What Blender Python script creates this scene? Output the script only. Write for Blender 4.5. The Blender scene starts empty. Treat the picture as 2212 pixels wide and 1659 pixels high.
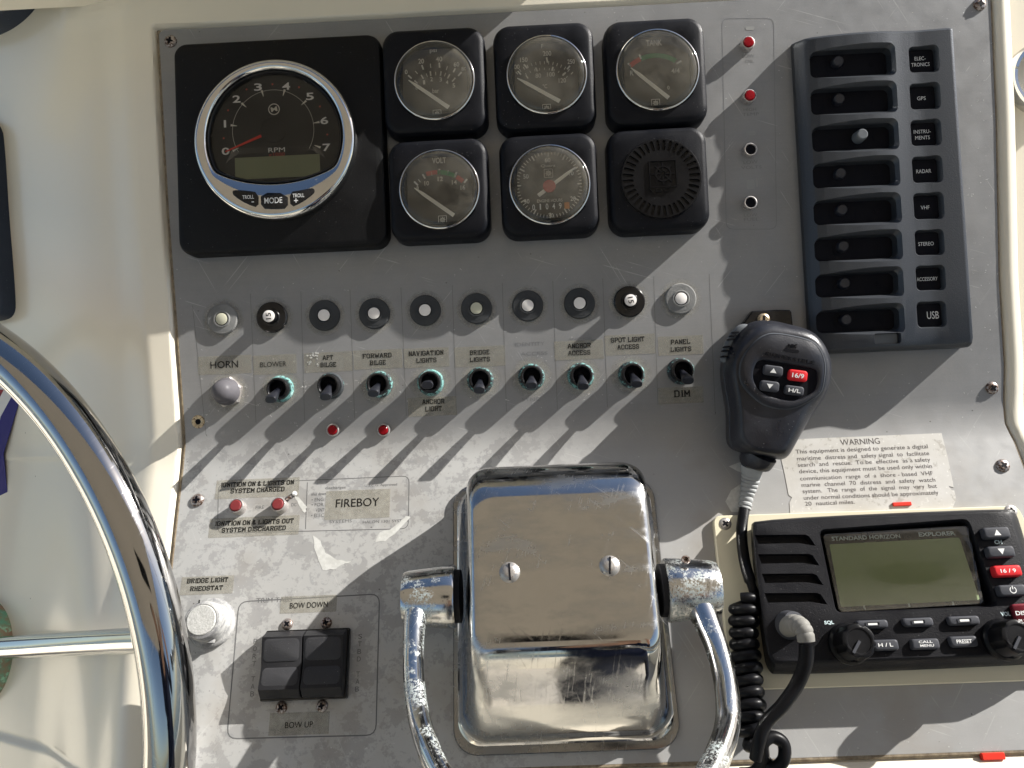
import bpy, bmesh, math, random
from mathutils import Matrix, Vector
R = math.radians
S = 0.001                                   # geometry is written in millimetres
C = bpy.context.scene.collection
scene = bpy.context.scene
random.seed(4)

# ------------------------------------------------------------------ frames
TILT = 50                                   # upper panel face leans back from horizontal
BEND = 21.5                                 # lower panel is flatter by this much
YB = -32.0
MU = Matrix.Rotation(R(TILT), 4, 'X')
ML = MU @ Matrix.Translation((0, YB*S, 0)) @ Matrix.Rotation(R(-BEND), 4, 'X')
FR = {'U': MU, 'L': ML}

# ------------------------------------------------------------------ camera
F_D = 2456/1.4756                           # focal length in units of the layout drawing (2212 wide)
CAMP = Vector((8, -17, 446))
_z = CAMP.normalized()
_r = Vector((math.cos(R(2.5)), -math.sin(R(2.5)), 0)); _r = (_r - _z*_r.dot(_z)).normalized()
_u = _z.cross(_r)
cam_d = bpy.data.cameras.new('camera'); cam = bpy.data.objects.new('camera', cam_d); C.objects.link(cam)
mc = Matrix.Identity(4)
for i in range(3):
    mc[i][0], mc[i][1], mc[i][2], mc[i][3] = _r[i], _u[i], _z[i], CAMP[i]*S
cam.matrix_world = MU @ mc
cam_d.sensor_fit = 'HORIZONTAL'; cam_d.sensor_width = 36; cam_d.lens = 36*2456/3264
cam_d.clip_start = 0.01; cam_d.clip_end = 6000
scene.camera = cam

# ------------------------------------------------------------------ light
EL, AZ = R(9.5), R(39)
sun_u = Vector((math.cos(EL)*math.cos(AZ), math.cos(EL)*math.sin(AZ), math.sin(EL)))
sun_w = (MU.to_3x3() @ sun_u).normalized()
sd = bpy.data.lights.new('sun', 'SUN'); sd.energy = 5.0; sd.angle = R(0.5); sd.color = (1, .965, .91)
so = bpy.data.objects.new('sun', sd); C.objects.link(so)
so.rotation_euler = sun_w.to_track_quat('Z', 'Y').to_euler()
w = bpy.data.worlds.new('World'); scene.world = w; w.use_nodes = True
wn = w.node_tree.nodes; wn.clear()
sky = wn.new('ShaderNodeTexSky'); sky.sky_type = 'NISHITA'; sky.sun_disc = False
sky.sun_elevation = math.asin(sun_w.z); sky.sun_rotation = math.atan2(sun_w.x, sun_w.y)
bg = wn.new('ShaderNodeBackground'); bg.inputs[1].default_value = 0.066
wo = wn.new('ShaderNodeOutputWorld')
w.node_tree.links.new(sky.outputs[0], bg.inputs[0]); w.node_tree.links.new(bg.outputs[0], wo.inputs[0])
scene.view_settings.view_transform = 'Standard'; scene.view_settings.look = 'None'
scene.view_settings.exposure = 1.0; scene.view_settings.gamma = 1

# ------------------------------------------------------------------ layout helpers
def at(px, py, f='U', h=0.0):
    """point (mm, in frame f) where the sight line through layout position px,py meets height h over the frame's plane"""
    x = (px-1106)/F_D; y = -(py-829.5)/F_D
    d = _r*x + _u*y - _z
    o = CAMP.copy()
    if f == 'L':
        rot = Matrix.Rotation(R(BEND), 3, 'X')
        o = rot @ (o - Vector((0, YB, 0))); d = rot @ d
    t = (h - o.z)/d.z
    p = o + d*t
    return Vector((p.x, p.y, h))
def c1(x, y): return (x*.3799, y*.3799)
def c2(x, y): return (813.2+x*.3799, y*.3799)
def c3(x, y): return (1518+x*.339, y*.339)
def c4(x, y): return (338.9+x*.3064, 576+y*.3064)
def c5(x, y): return (881+x*.3064, 576+y*.3064)
def c6(x, y): return (1491+x*.3269, 576+y*.3269)
def c7(x, y): return (x*.3872, 1016.5+y*.3872)
def c8(x, y): return (813.2+x*.428, 948.8+y*.428)
def c9(x, y): return (1518+x*.3465, 1084.3+y*.3465)
def c10(x, y): return (1558.7+x*.2042, 650.6+y*.2042)

# ------------------------------------------------------------------ materials
class NM:
    def __init__(s, name):
        s.m = bpy.data.materials.new(name); s.m.use_nodes = True
        s.t = s.m.node_tree; s.t.nodes.clear()
        s.out = s.t.nodes.new('ShaderNodeOutputMaterial')
        s.b = s.t.nodes.new('ShaderNodeBsdfPrincipled'); s.l(s.b.outputs[0], s.out.inputs[0])
        s.pos = s.t.nodes.new('ShaderNodeNewGeometry').outputs['Position']
    def l(s, a, b): s.t.links.new(a, b)
    def put(s, sock, v):
        if hasattr(v, 'links') or hasattr(v, 'is_linked'): s.l(v, sock)
        elif isinstance(v, tuple) and len(v) == 3 and sock.type == 'RGBA': sock.default_value = (*v, 1)
        else: sock.default_value = v
    def obj(s):
        return s.t.nodes.new('ShaderNodeTexCoord').outputs['Object']
    def noise(s, scale, detail=3, rough=.6, vec=None, dist=0):
        n = s.t.nodes.new('ShaderNodeTexNoise'); n.inputs['Scale'].default_value = scale
        n.inputs['Detail'].default_value = detail; n.inputs['Roughness'].default_value = rough
        n.inputs['Distortion'].default_value = dist
        s.l(vec if vec is not None else s.pos, n.inputs['Vector']); return n.outputs[0]
    def vor(s, scale, vec=None, feat='F1'):
        n = s.t.nodes.new('ShaderNodeTexVoronoi'); n.feature = feat; n.inputs['Scale'].default_value = scale
        s.l(vec if vec is not None else s.pos, n.inputs['Vector']); return n.outputs[0]
    def map(s, vec=None, scale=(1, 1, 1), rot=(0, 0, 0), loc=(0, 0, 0)):
        n = s.t.nodes.new('ShaderNodeMapping'); n.inputs['Scale'].default_value = scale
        n.inputs['Rotation'].default_value = rot; n.inputs['Location'].default_value = loc
        s.l(vec if vec is not None else s.pos, n.inputs[0]); return n.outputs[0]
    def step(s, v, a, b, lo=0.0, hi=1.0):
        n = s.t.nodes.new('ShaderNodeMapRange'); n.clamp = True
        for k, q in zip((1, 2, 3, 4), (a, b, lo, hi)): n.inputs[k].default_value = q
        s.put(n.inputs[0], v); return n.outputs[0]
    def math(s, op, a, b=0.0):
        n = s.t.nodes.new('ShaderNodeMath'); n.operation = op; n.use_clamp = op in ('ADD', 'SUBTRACT')
        s.put(n.inputs[0], a); s.put(n.inputs[1], b); return n.outputs[0]
    def lin(s, v, k_, c_):
        n = s.t.nodes.new('ShaderNodeMath'); n.operation = 'MULTIPLY_ADD'
        s.put(n.inputs[0], v); n.inputs[1].default_value = k_; n.inputs[2].default_value = c_; return n.outputs[0]
    def lin2(s, a, b):
        n = s.t.nodes.new('ShaderNodeMath'); n.operation = 'ADD'; s.put(n.inputs[0], a); s.put(n.inputs[1], b); return n.outputs[0]
    def mix(s, f, a, b):
        n = s.t.nodes.new('ShaderNodeMix'); n.data_type = 'RGBA'
        s.put(n.inputs[0], f); s.put(n.inputs[6], a); s.put(n.inputs[7], b); return n.outputs[2]
    def mixf(s, f, a, b):
        n = s.t.nodes.new('ShaderNodeMix'); n.data_type = 'FLOAT'
        s.put(n.inputs[0], f); s.put(n.inputs[2], a); s.put(n.inputs[3], b); return n.outputs[0]
    def sep(s, vec):
        n = s.t.nodes.new('ShaderNodeSeparateXYZ'); s.l(vec, n.inputs[0]); return n.outputs
    def bump(s, h, strength=.3, dist=.0003):
        n = s.t.nodes.new('ShaderNodeBump'); n.inputs['Strength'].default_value = strength
        n.inputs['Distance'].default_value = dist; s.put(n.inputs['Height'], h)
        s.l(n.outputs[0], s.b.inputs['Normal'])
    def set(s, color=None, rough=None, metal=None, **k):
        if color is not None: s.put(s.b.inputs['Base Color'], color)
        if rough is not None: s.put(s.b.inputs['Roughness'], rough)
        if metal is not None: s.put(s.b.inputs['Metallic'], metal)
        for q, v in k.items(): s.put(s.b.inputs[q], v)
        return s.m

def plastic(name, col, rough=.45, grain=.25, gscale=1400, dust=.5, dustcol=(.42, .42, .42), mott=.15, spec=.13):
    n = NM(name)
    g = n.noise(gscale, 2)
    m1 = n.noise(60, 4)
    c = n.mix(n.step(m1, .35, .7, 0, mott), col, tuple(min(1, q*1.8+.02) for q in col))
    sp = n.math('MAXIMUM', n.step(n.vor(900), .055+.05*dust, .03, 0, 1), n.step(n.vor(430), .07+.05*dust, .04, 0, 1))
    pm = n.step(n.noise(90, 3), .45, .62)
    c = n.mix(n.math('MULTIPLY', n.math('MULTIPLY', sp, pm), dust), c, dustcol)
    n.bump(g, grain, .0002)
    return n.set(c, n.step(m1, .3, .7, rough-.05, rough+.12), 0, **{'Specular IOR Level': spec})

def mk_chrome(name, patina=0.0, scratch=0.0, scol=(.5, .58, .56), rough=.04, haze=0.0, rust=0.0, base=(.60, .595, .58)):
    n = NM(name)
    big = n.noise(55, 6, .7); fine = n.noise(900, 4, .75)
    f = n.math('MULTIPLY', n.step(big, .66-patina*.3, .74-patina*.3), n.step(fine, .47, .56))
    if patina <= 0: f = n.math('MULTIPLY', f, 0.0)
    sc = n.noise(900, 2, .6, n.map(n.map(rot=(0, 0, .35)), scale=(1, .05, .05)))
    s2 = n.noise(700, 2, .6, n.map(n.map(rot=(0, 0, -.9)), scale=(1, .04, .04)))
    scr = n.math('MULTIPLY', n.math('ADD', n.step(sc, .58, .70), n.step(s2, .62, .72)), scratch)
    smear = n.step(n.noise(30, 5, .65, n.map(scale=(.6, 1.6, 1))), .45, .70)
    c = n.mix(n.math('MULTIPLY', smear, haze), base, (.24, .26, .28))
    c = n.mix(f, c, scol)
    if rust: c = n.mix(n.step(n.vor(420), .16, .08, 0, rust), c, (.10, .055, .03))
    r = n.mixf(f, n.math('ADD', n.math('MULTIPLY', n.math('ADD', scr, n.math('MULTIPLY', smear, haze*2.2)), .26), rough), .6)
    n.bump(n.math('ADD', n.math('MULTIPLY', f, fine), n.math('MULTIPLY', scr, .06)), .2, .00012)
    return n.set(c, r, n.step(f, 0, 1, 1, .2))

M = {}
M['black'] = plastic('black_moulded_plastic', (.006, .0065, .009), .42, .55, 1700, .55)
M['tachblack'] = plastic('matt_black_plate', (.003, .003, .0035), .5, .5, 2300, .5, spec=.2)
M['radioblack'] = plastic('black_textured_radio_plastic', (.008, .008, .010), .42, .8, 1500, .5)
M['micblack'] = plastic('black_rubbery_plastic', (.008, .009, .014), .31, .5, 1300, .6, mott=.6, spec=.45)
M['glossblack'] = plastic('glossy_black_plastic', (.007, .007, .008), .2, .05, 800, .2, spec=.4)
M['wornhighlight'] = plastic('scuffed_edge_highlight', (.045, .05, .058), .5, .4, 1300, .8, (.4, .4, .4), .8)  # paler plastic, scuffed, with an edge highlight in its colour
M['grille'] = plastic('shiny_black_grille', (.006, .006, .007), .26, .15, 1100, .5, (.4, .4, .4), .05, spec=.17)
M['voidblack'] = plastic('dark_recess_plastic', (.0025, .0025, .005), .6, .2, 900, .1, spec=.12)
M['cord'] = plastic('black_cord_rubber', (.005, .005, .006), .33, .15, 900, .25)
M['btn'] = plastic('dark_grey_button_rubber', (.05, .052, .06), .5, .2, 1200, .25)
M['ptt'] = plastic('mid_grey_rubber', (.13, .14, .15), .55, .3, 1200, .2)
M['charcoal'] = plastic('charcoal_metallic_plastic', (.036, .040, .047), .36, .7, 1500, .35, (.5, .5, .5))
def mk_char():
    n = NM('charcoal_metallic_plastic'); g = n.noise(1500, 2)
    sp = n.step(n.vor(1700), .16, .05)
    c = n.mix(n.math('MULTIPLY', sp, .5), (.058, .064, .074), (.30, .31, .33))
    c = n.mix(n.math('MULTIPLY', n.step(n.vor(500), .05, .03), .6), c, (.5, .5, .5))
    n.bump(g, .5, .0002); return n.set(c, .42, .55, **{'Specular IOR Level': .3})
M['charcoal'] = mk_char()
M['redbtn'] = plastic('red_rubber_button', (.55, .02, .025), .45, .15, 1200, .2)
M['red'] = plastic('red_indicator_lens', (.24, .004, .009), .25, .1, 900, .35, (.8, .5, .5))
M['redpale'] = plastic('faded_red_indicator_lens', (.17, .028, .03), .4, .3, 900, .7, (.8, .6, .6))
M['redplain'] = plastic('red_plastic', (.62, .035, .02), .45, .1, 900, .1)
M['whiteplastic'] = plastic('white_button_plastic', (.78, .74, .70), .4, .1, 900, .1)
M['tanplastic'] = plastic('yellowed_button_plastic', (.50, .49, .38), .45, .1, 900, .2)
M['oldgrey'] = plastic('sunbleached_grey_plastic', (.17, .17, .165), .75, 1, 900, 1, (.4, .4, .38), .5)
M['midgrey'] = plastic('weathered_dark_grey_plastic', (.044, .046, .048), .7, .9, 1100, .8, (.2, .2, .19), .3)
M['boot'] = plastic('translucent_grey_rubber', (.10, .096, .105), .35, .2, 900, .3)
M['bootgrey'] = plastic('light_grey_strain_relief', (.30, .31, .31), .55, .2, 900, .3)
M['conngrey'] = plastic('pale_worn_grey_rubber', (.20, .195, .18), .5, .3, 900, .5)
M['ink'] = plastic('black_ink', (.008, .008, .008), .5, 0, 900, 0)
M['faintink'] = plastic('almost_worn_off_ink', (.185, .185, .188), .6, 0, 900, 0)
M['greyink'] = plastic('faded_grey_ink', (.13, .13, .13), .6, 0, 900, 0)
M['whiteink'] = plastic('white_print', (.72, .72, .70), .5, 0, 900, 0)
M['dimwhite'] = plastic('dull_white_print', (.62, .60, .53), .6, 0, 900, 0)
M['teal'] = plastic('pale_blue_print', (.58, .72, .74), .5, 0, 900, 0)
M['greenink'] = plastic('green_scale_print', (.05, .22, .09), .5, .2, 900, .6, (.3, .3, .2))
M['redink'] = plastic('red_scale_print', (.42, .06, .04), .5, .2, 900, .6, (.3, .3, .2))
M['needle'] = plastic('off_white_needle', (.85, .84, .74), .5, 0, 900, 0)
M['rubberedge'] = plastic('black_rubber_gasket', (.012, .012, .014), .6, .3, 900, .6)
M['navy'] = plastic('navy_vinyl', (.02, .015, .16), .35, .05, 900, .1)
M['vinylwhite'] = plastic('white_vinyl', (.75, .74, .72), .35, .05, 900, .1)
M['vinylred'] = plastic('dark_red_vinyl', (.25, .02, .03), .35, .05, 900, .1)

M['chrome'] = mk_chrome('chrome')
M['wheelchrome'] = mk_chrome('wheel_chrome', 0, .3, rough=.07, base=(.44, .435, .43))
M['coverchrome'] = mk_chrome('scratched_cover_chrome', 0, .42, (.35, .40, .42), .06, .6, base=(.55, .54, .525))
M['leverchrome'] = mk_chrome('corroded_lever_chrome', .40, .4, (.42, .48, .47), .10, .4, .8)
M['ringchrome'] = mk_chrome('pitted_bezel_chrome', .12, .15, (.40, .44, .43), .05, .15)

M['flangechrome'] = mk_chrome('dull_flange_chrome', 0, .4, rough=.16, haze=.5, base=(.26, .26, .26))
M['heavycorr'] = mk_chrome('heavily_corroded_chrome', .66, .5, (.26, .30, .29), .16, .4, .9)
M['flakychrome'] = mk_chrome('flaking_chrome', .55, .4, (.42, .47, .46), .08, .3, .4)
def mk_steel(name, col, rust=.5):
    n = NM(name); a = n.noise(700, 4, .7)
    c = n.mix(n.step(a, .62-rust*.25, .72-rust*.2), col, (.10, .055, .035))
    n.bump(a, .4, .0002)
    return n.set(c, n.step(a, .4, .7, .3, .7), .75)
M['screw'] = mk_steel('rusty_steel_screw', (.42, .38, .36), .7)
M['screwclean'] = mk_steel('steel_screw', (.40, .38, .36), .1)
M['brass'] = mk_steel('worn_brass', (.55, .45, .3), .5)
M['ledring'] = mk_steel('dull_metal_bezel', (.55, .52, .50), .15)

def mk_verdigris():
    n = NM('verdigris_crusted_nut'); a = n.noise(650, 4, .7); b = n.noise(160, 3)
    c = n.mix(n.step(a, .44, .58), (.03, .05, .055), (.16, .52, .50))
    c = n.mix(n.step(b, .58, .7), c, (.50, .72, .70))
    n.bump(a, .8, .0004); return n.set(c, .75, 0)
M['verd'] = mk_verdigris()
def mk_halo():
    n = NM('chalky_corrosion_bloom'); a = n.noise(1500, 4, .75); b = n.noise(260, 4, .7)
    o = n.obj(); s_ = n.sep(o)
    r2 = n.math('SQRT', n.t.nodes.new('ShaderNodeMath').outputs[0])
    ln = n.t.nodes.new('ShaderNodeVectorMath'); ln.operation = 'LENGTH'; n.l(o, ln.inputs[0])
    edge = n.step(ln.outputs[1], .0085, .0135, .75, -.15)
    f = n.step(n.math('ADD', n.math('MULTIPLY', a, .6), n.math('MULTIPLY', b, .4)), .40, .56)
    al = n.math('MULTIPLY', f, n.math('MAXIMUM', edge, 0.0))
    n.set(n.mix(n.step(b, .4, .6), (.48, .46, .38), (.34, .33, .31)), .9, 0, Alpha=al)
    n.bump(a, .6, .0002); return n.m
M['halo'] = mk_halo()
def mk_green():
    n = NM('green_patinated_bronze'); a = n.noise(90, 5, .65)
    c = n.mix(n.step(a, .42, .6), (.16, .42, .27), (.36, .24, .15))
    c = n.mix(n.step(n.noise(300, 3), .55, .65), c, (.35, .65, .45))
    n.bump(a, .4, .001); return n.set(c, .6, 0.1)
M['patina'] = mk_green()

def mk_cream(name, col, coat=.5):
    n = NM(name); a = n.noise(14, 4); b = n.vor(70)
    c = n.mix(n.step(n.noise(6, 2, .4), .3, .7, 0, .15), col, tuple(q*.9 for q in col))
    sp = n.math('MULTIPLY', n.step(b, .035, .015), n.step(n.noise(40, 2), .48, .56))
    c = n.mix(n.math('MULTIPLY', sp, .8), c, (.16, .12, .07))
    return n.set(c, .3, 0, **{'Coat Weight': coat, 'Coat Roughness': .12})
M['cream'] = mk_cream('cream_gelcoat', (.80, .745, .62))
M['creamplate'] = mk_cream('cream_acrylic_plate', (.68, .63, .47), .2)
M['tape'] = None

def mk_panel():
    n = NM('weathered_grey_panel_laminate')
    o = n.obj(); X, Y, Z = n.sep(o)
    fine = n.noise(2600, 2, .7); m1 = n.noise(25, 5, .6); m2 = n.noise(90, 5, .65); m3 = n.noise(420, 4, .7)
    c = n.mix(n.step(m1, .3, .7), (.196, .197, .200), (.250, .250, .252))
    c = n.mix(n.step(fine, .3, .75, 0, .35), c, (.33, .33, .32))
    c = n.mix(n.step(n.noise(700, 3, .6, n.map(o, (.05, 1, 1))), .45, .75, 0, .10), c, (.15, .15, .15))
    # wear grows on the lower, sun beaten part on the left
    low = n.math('MULTIPLY', n.step(Y, -.022, -.04), n.step(X, .06, -.02))
    c = n.mix(n.math('MULTIPLY', n.step(Y, -.018, -.045), .42), c, (.46, .455, .44))  # lower part paler throughout: its stronger sunlight put into the base colour
    worn = n.math('MULTIPLY', n.step(n.math('ADD', n.math('MULTIPLY', m2, .7), n.math('MULTIPLY', m3, .3)), .47, .50), low)
    c = n.mix(n.math('MULTIPLY', worn, .4), c, (.56, .56, .54))
    patch = n.math('MULTIPLY', n.step(n.math('ADD', n.math('MULTIPLY', n.noise(190, 6, .72, dist=.5), .8), n.math('MULTIPLY', m3, .2)), .565, .59), low)
    c = n.mix(n.math('MULTIPLY', patch, .42), c, (.24, .245, .25))
    tan_ = n.math('MULTIPLY', n.step(n.noise(18, 4, .6, n.map(loc=(3, 1, 2))), .52, .66), n.step(Y, -.02, -.05))
    c = n.mix(n.math('MULTIPLY', tan_, .35), c, (.26, .225, .18))
    # dark specks and pale scratches
    dk = n.math('MULTIPLY', n.step(n.vor(95, n.map(o, (1, 1.3, 1))), .05, .03), n.step(n.noise(60, 2), .5, .56))
    c = n.mix(n.math('MULTIPLY', dk, .75), c, (.05, .04, .04))
    sc = None
    for rt, lc, mk in ((.7, 1.3, .54), (-.5, 4.1, .57), (1.9, 7.7, .57)):
        v = n.map(n.map(o, (1, 1, 1), (0, 0, rt)), (900, 16, 1), (0, 0, 0), (lc, lc, 0))
        q = n.math('MULTIPLY', n.step(n.noise(1, 1, .4, v), .70, .76), n.step(n.noise(45, 2, .5, n.map(loc=(lc, 0, 0))), mk-.05, mk))
        sc = q if sc is None else n.math('ADD', sc, q)
    c = n.mix(n.math('MULTIPLY', sc, .42), c, (.50, .50, .48))
    ps = n.math('MULTIPLY', n.step(n.vor(260), .09, .05), n.step(n.noise(70, 3, .6, n.map(loc=(9, 2, 5))), .52, .6))
    c = n.mix(n.math('MULTIPLY', ps, .8), c, (.6, .6, .58))
    n.bump(n.math('ADD', n.math('MULTIPLY', fine, .5), n.math('ADD', n.math('MULTIPLY', ps, .6), n.math('MULTIPLY', n.noise(260, 3), .5))), .28, .0002)
    return n.set(c, n.step(m2, .3, .7, .32, .5), .12)
M['panel'] = mk_panel()

def mk_tape():
    n = NM('yellowed_clear_label_tape')
    a = n.noise(140, 4, .65)
    c = n.mix(n.step(a, .35, .65), (.42, .40, .32), (.35, .33, .275))
    n.set(c, .28, 0, Alpha=n.step(a, .3, .7, .16, .36)); n.bump(n.noise(300, 3), .1, .0002); return n.m
M['tape'] = mk_tape()
def mk_flake():
    n = NM('flaking_white_film'); a = n.noise(300, 4)
    return n.set(n.mix(n.step(a, .35, .6), (.60, .60, .57), (.50, .50, .47)), .55, 0)
M['flake'] = mk_flake()
def mk_warn():
    n = NM('weathered_silver_paper'); a = n.noise(160, 6, .7); b = n.noise(38, 4, .6)
    c = n.mix(n.step(b, .35, .7), (.42, .40, .36), (.50, .49, .465))
    c = n.mix(n.step(a, .60, .63, 0, .5), c, (.24, .22, .18))
    c = n.mix(n.step(n.noise(500, 3, .7), .62, .7, 0, .5), c, (.75, .74, .70))
    n.bump(a, .1, .0002); return n.set(c, .45, .05)
M['warn'] = mk_warn()
def mk_dial():
    n = NM('dusty_brown_dial_face'); 
    sp = n.math('MULTIPLY', n.step(n.vor(1300), .13, .07), n.step(n.noise(110, 4, .7), .42, .62))
    c = n.mix(n.step(n.noise(60, 4), .3, .7), (.058, .052, .040), (.082, .074, .058))
    c = n.mix(n.math('MULTIPLY', sp, .65), c, (.45, .42, .34))
    return n.set(c, .6, 0)
M['dial'] = mk_dial()
M['tachdial'] = plastic('dark_tachometer_face', (.012, .012, .011), .5, 0, 900, .4, (.3, .3, .25))
def mk_lcd(name, a, b):
    n = NM(name); q = n.noise(40, 3)
    c = n.mix(n.step(q, .35, .65), a, b)
    sp = n.math('MULTIPLY', n.step(n.vor(1100), .12, .06), n.step(n.noise(120, 3), .5, .6))
    c = n.mix(n.math('MULTIPLY', sp, .6), c, (.55, .55, .45))
    return n.set(c, .35, 0)
M['lcd'] = mk_lcd('tachometer_lcd', (.15, .175, .085), (.175, .20, .10))
M['lcdradio'] = mk_lcd('radio_lcd', (.27, .36, .18), (.31, .40, .215))
def mk_glass(name, dust=.05, tint=(1, 1, 1), rough=.02, wipe=None):
    n = NM(name)
    tr = n.t.nodes.new('ShaderNodeBsdfTransparent'); tr.inputs[0].default_value = (*tint, 1)
    gl = n.t.nodes.new('ShaderNodeBsdfGlossy'); gl.inputs['Roughness'].default_value = rough
    df = n.t.nodes.new('ShaderNodeBsdfDiffuse'); df.inputs[0].default_value = (.62, .58, .48, 1)
    fr = n.t.nodes.new('ShaderNodeFresnel'); fr.inputs[0].default_value = 1.45
    m1 = n.t.nodes.new('ShaderNodeMixShader'); n.l(fr.outputs[0], m1.inputs[0]); n.l(tr.outputs[0], m1.inputs[1]); n.l(gl.outputs[0], m1.inputs[2])
    sp = n.math('MULTIPLY', n.step(n.vor(1000), .13, .05), n.step(n.noise(130, 4, .7), .44, .6))
    sm = n.step(n.noise(38, 4, .65), .35, .72, dust*.2, dust*2.1)
    f = n.math('ADD', n.math('MULTIPLY', sp, min(.9, dust*9)), sm)
    if wipe:
        X, Y, Z = n.sep(n.obj()); (wx, wy, rx, ry) = wipe
        eu, ev = n.lin(X, 1/(rx*S), -wx/rx), n.lin(Y, 1/(ry*S), -wy/ry)
        d2 = n.lin2(n.math('POWER', n.math('ABSOLUTE', eu), 2.0), n.math('POWER', n.math('ABSOLUTE', ev), 2.0))
        edge = n.lin2(d2, n.lin(n.noise(160, 4), .9, -.45))
        low = n.step(Y, wy*S+.000, wy*S-.018, 0, .11)
        film = n.math('MULTIPLY', n.step(edge, .75, 1.25), n.math('ADD', low, .015))
        f = n.math('ADD', f, n.math('MULTIPLY', film, n.step(n.noise(420, 4, .7), .25, .7, .5, 1.3)))
    m2 = n.t.nodes.new('ShaderNodeMixShader'); n.l(f, m2.inputs[0]); n.l(m1.outputs[0], m2.inputs[1]); n.l(df.outputs[0], m2.inputs[2])
    n.l(m2.outputs[0], n.out.inputs[0]); return n.m
M['glass'] = mk_glass('dusty_gauge_glass', .075)
M['tachglass'] = mk_glass('tachometer_glass', .012)
M['radioglass'] = mk_glass('radio_display_window', .014)
def mk_marble():
    n = NM('corroded_pale_knob'); a = n.noise(120, 6, .7, dist=1.2); b = n.noise(800, 3)
    c = n.mix(n.step(a, .40, .60), (.42, .42, .41), (.20, .20, .205))
    c = n.mix(n.step(b, .6, .7, 0, .5), c, (.6, .6, .56)); n.bump(b, .4, .0003)
    return n.set(c, .6, .1)
M['marble'] = mk_marble()
def mk_speckdisc():
    n = NM('rough_cast_cap'); b = n.noise(900, 3, .7)
    n.bump(b, .6, .0003); return n.set(n.mix(n.step(b, .35, .65), (.36, .36, .34), (.52, .52, .50)), .6, 0)
M['capdisc'] = mk_speckdisc()
def mk_gap():
    n = NM('dirty_brown_caulk'); b = n.noise(300, 4, .7)
    n.bump(b, .5, .0005); return n.set(n.mix(n.step(b, .35, .65), (.13, .095, .06), (.26, .21, .14)), .8, 0)
M['caulk'] = mk_gap()
M['salt'] = plastic('white_salt_crystals', (.70, .70, .68), .7, .2, 900, 0)
M['greyrocker'] = plastic('satin_black_rocker', (.022, .022, .024), .35, .4, 1500, .5, (.3, .3, .3))
M['rockerpad'] = plastic('worn_dark_grey_pad', (.042, .042, .045), .45, .5, 1500, .6, (.3, .3, .3))
M['dustydark'] = plastic('dusty_dark_blue_plastic', (.03, .038, .055), .5, .4, 1200, .8, (.2, .22, .25))
M['deck'] = mk_cream('deck_gelcoat', (.42, .40, .36), .2)
M['canvas'] = plastic('beige_canvas', (.47, .43, .37), .9, .2, 300, 0)
M['cloth'] = plastic('navy_cloth', (.012, .016, .035), .9, .3, 300, 0)
M['denim'] = plastic('dark_trousers_cloth', (.02, .022, .03), .9, .3, 300, 0)
M['skin'] = plastic('skin', (.45, .27, .19), .5, .1, 300, 0)
M['hair'] = plastic('dark_hair', (.03, .02, .015), .6, .6, 900, 0)
def mk_water():
    n = NM('sea_water'); n.bump(n.noise(1.2, 4), .5, .3); return n.set((.02, .06, .09), .12, 0)
M['water'] = mk_water()

# ------------------------------------------------------------------ object helpers
def link(o, parent=None, name=None):
    C.objects.link(o)
    if parent is not None: o.parent = parent
    return o
def add_obj(name, bm, mat, parent=None, smooth=30, mats=None):
    bmesh.ops.recalc_face_normals(bm, faces=bm.faces)
    me = bpy.data.meshes.new(name)
    for v in bm.verts: v.co *= S
    bm.to_mesh(me); bm.free()
    for m in (mats or [mat]): me.materials.append(M[m] if isinstance(m, str) else m)
    if smooth:
        me.shade_smooth(); me.set_sharp_from_angle(angle=R(smooth))
    else: me.shade_flat()
    o = bpy.data.objects.new(name, me)
    return link(o, parent)
class Thing:
    """an Empty standing on frame f under layout position px,py (seen at height h)"""
    def __init__(s, name, label, cat, f, px, py, h=0.0, group=None, rot=0.0, z=0.0):
        s.f = f; p = at(px, py, f, h); s.o3 = Vector((p.x, p.y, 0)); s.rot = rot
        s.e = bpy.data.objects.new(name, None); C.objects.link(s.e)
        s.e.empty_display_size = .01
        s.mw = FR[f] @ Matrix.Translation((p.x*S, p.y*S, z*S)) @ Matrix.Rotation(rot, 4, 'Z')
        s.z0 = z
        s.e.matrix_world = s.mw
        s.e['label'] = label; s.e['category'] = cat
        if group: s.e['group'] = group
    def p(s, px, py, h=0.0):
        q = at(px, py, s.f, h) - s.o3
        c, n = math.cos(-s.rot), math.sin(-s.rot)
        return Vector((q.x*c - q.y*n, q.x*n + q.y*c, h - s.z0))
    def k(s, px, py, h=0.0):
        return (at(px+5, py, s.f, h)-at(px-5, py, s.f, h)).length/10, (at(px, py+5, s.f, h)-at(px, py-5, s.f, h)).length/10
    def add(s, name, bm, mat, smooth=30, parent=None, mats=None):
        return add_obj(name, bm, mat, parent or s.e, smooth, mats)
def tag(o, label, cat=None, group=None, kind=None):
    if label: o['label'] = label
    if cat: o['category'] = cat
    if group: o['group'] = group
    if kind: o['kind'] = kind
    return o

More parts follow.
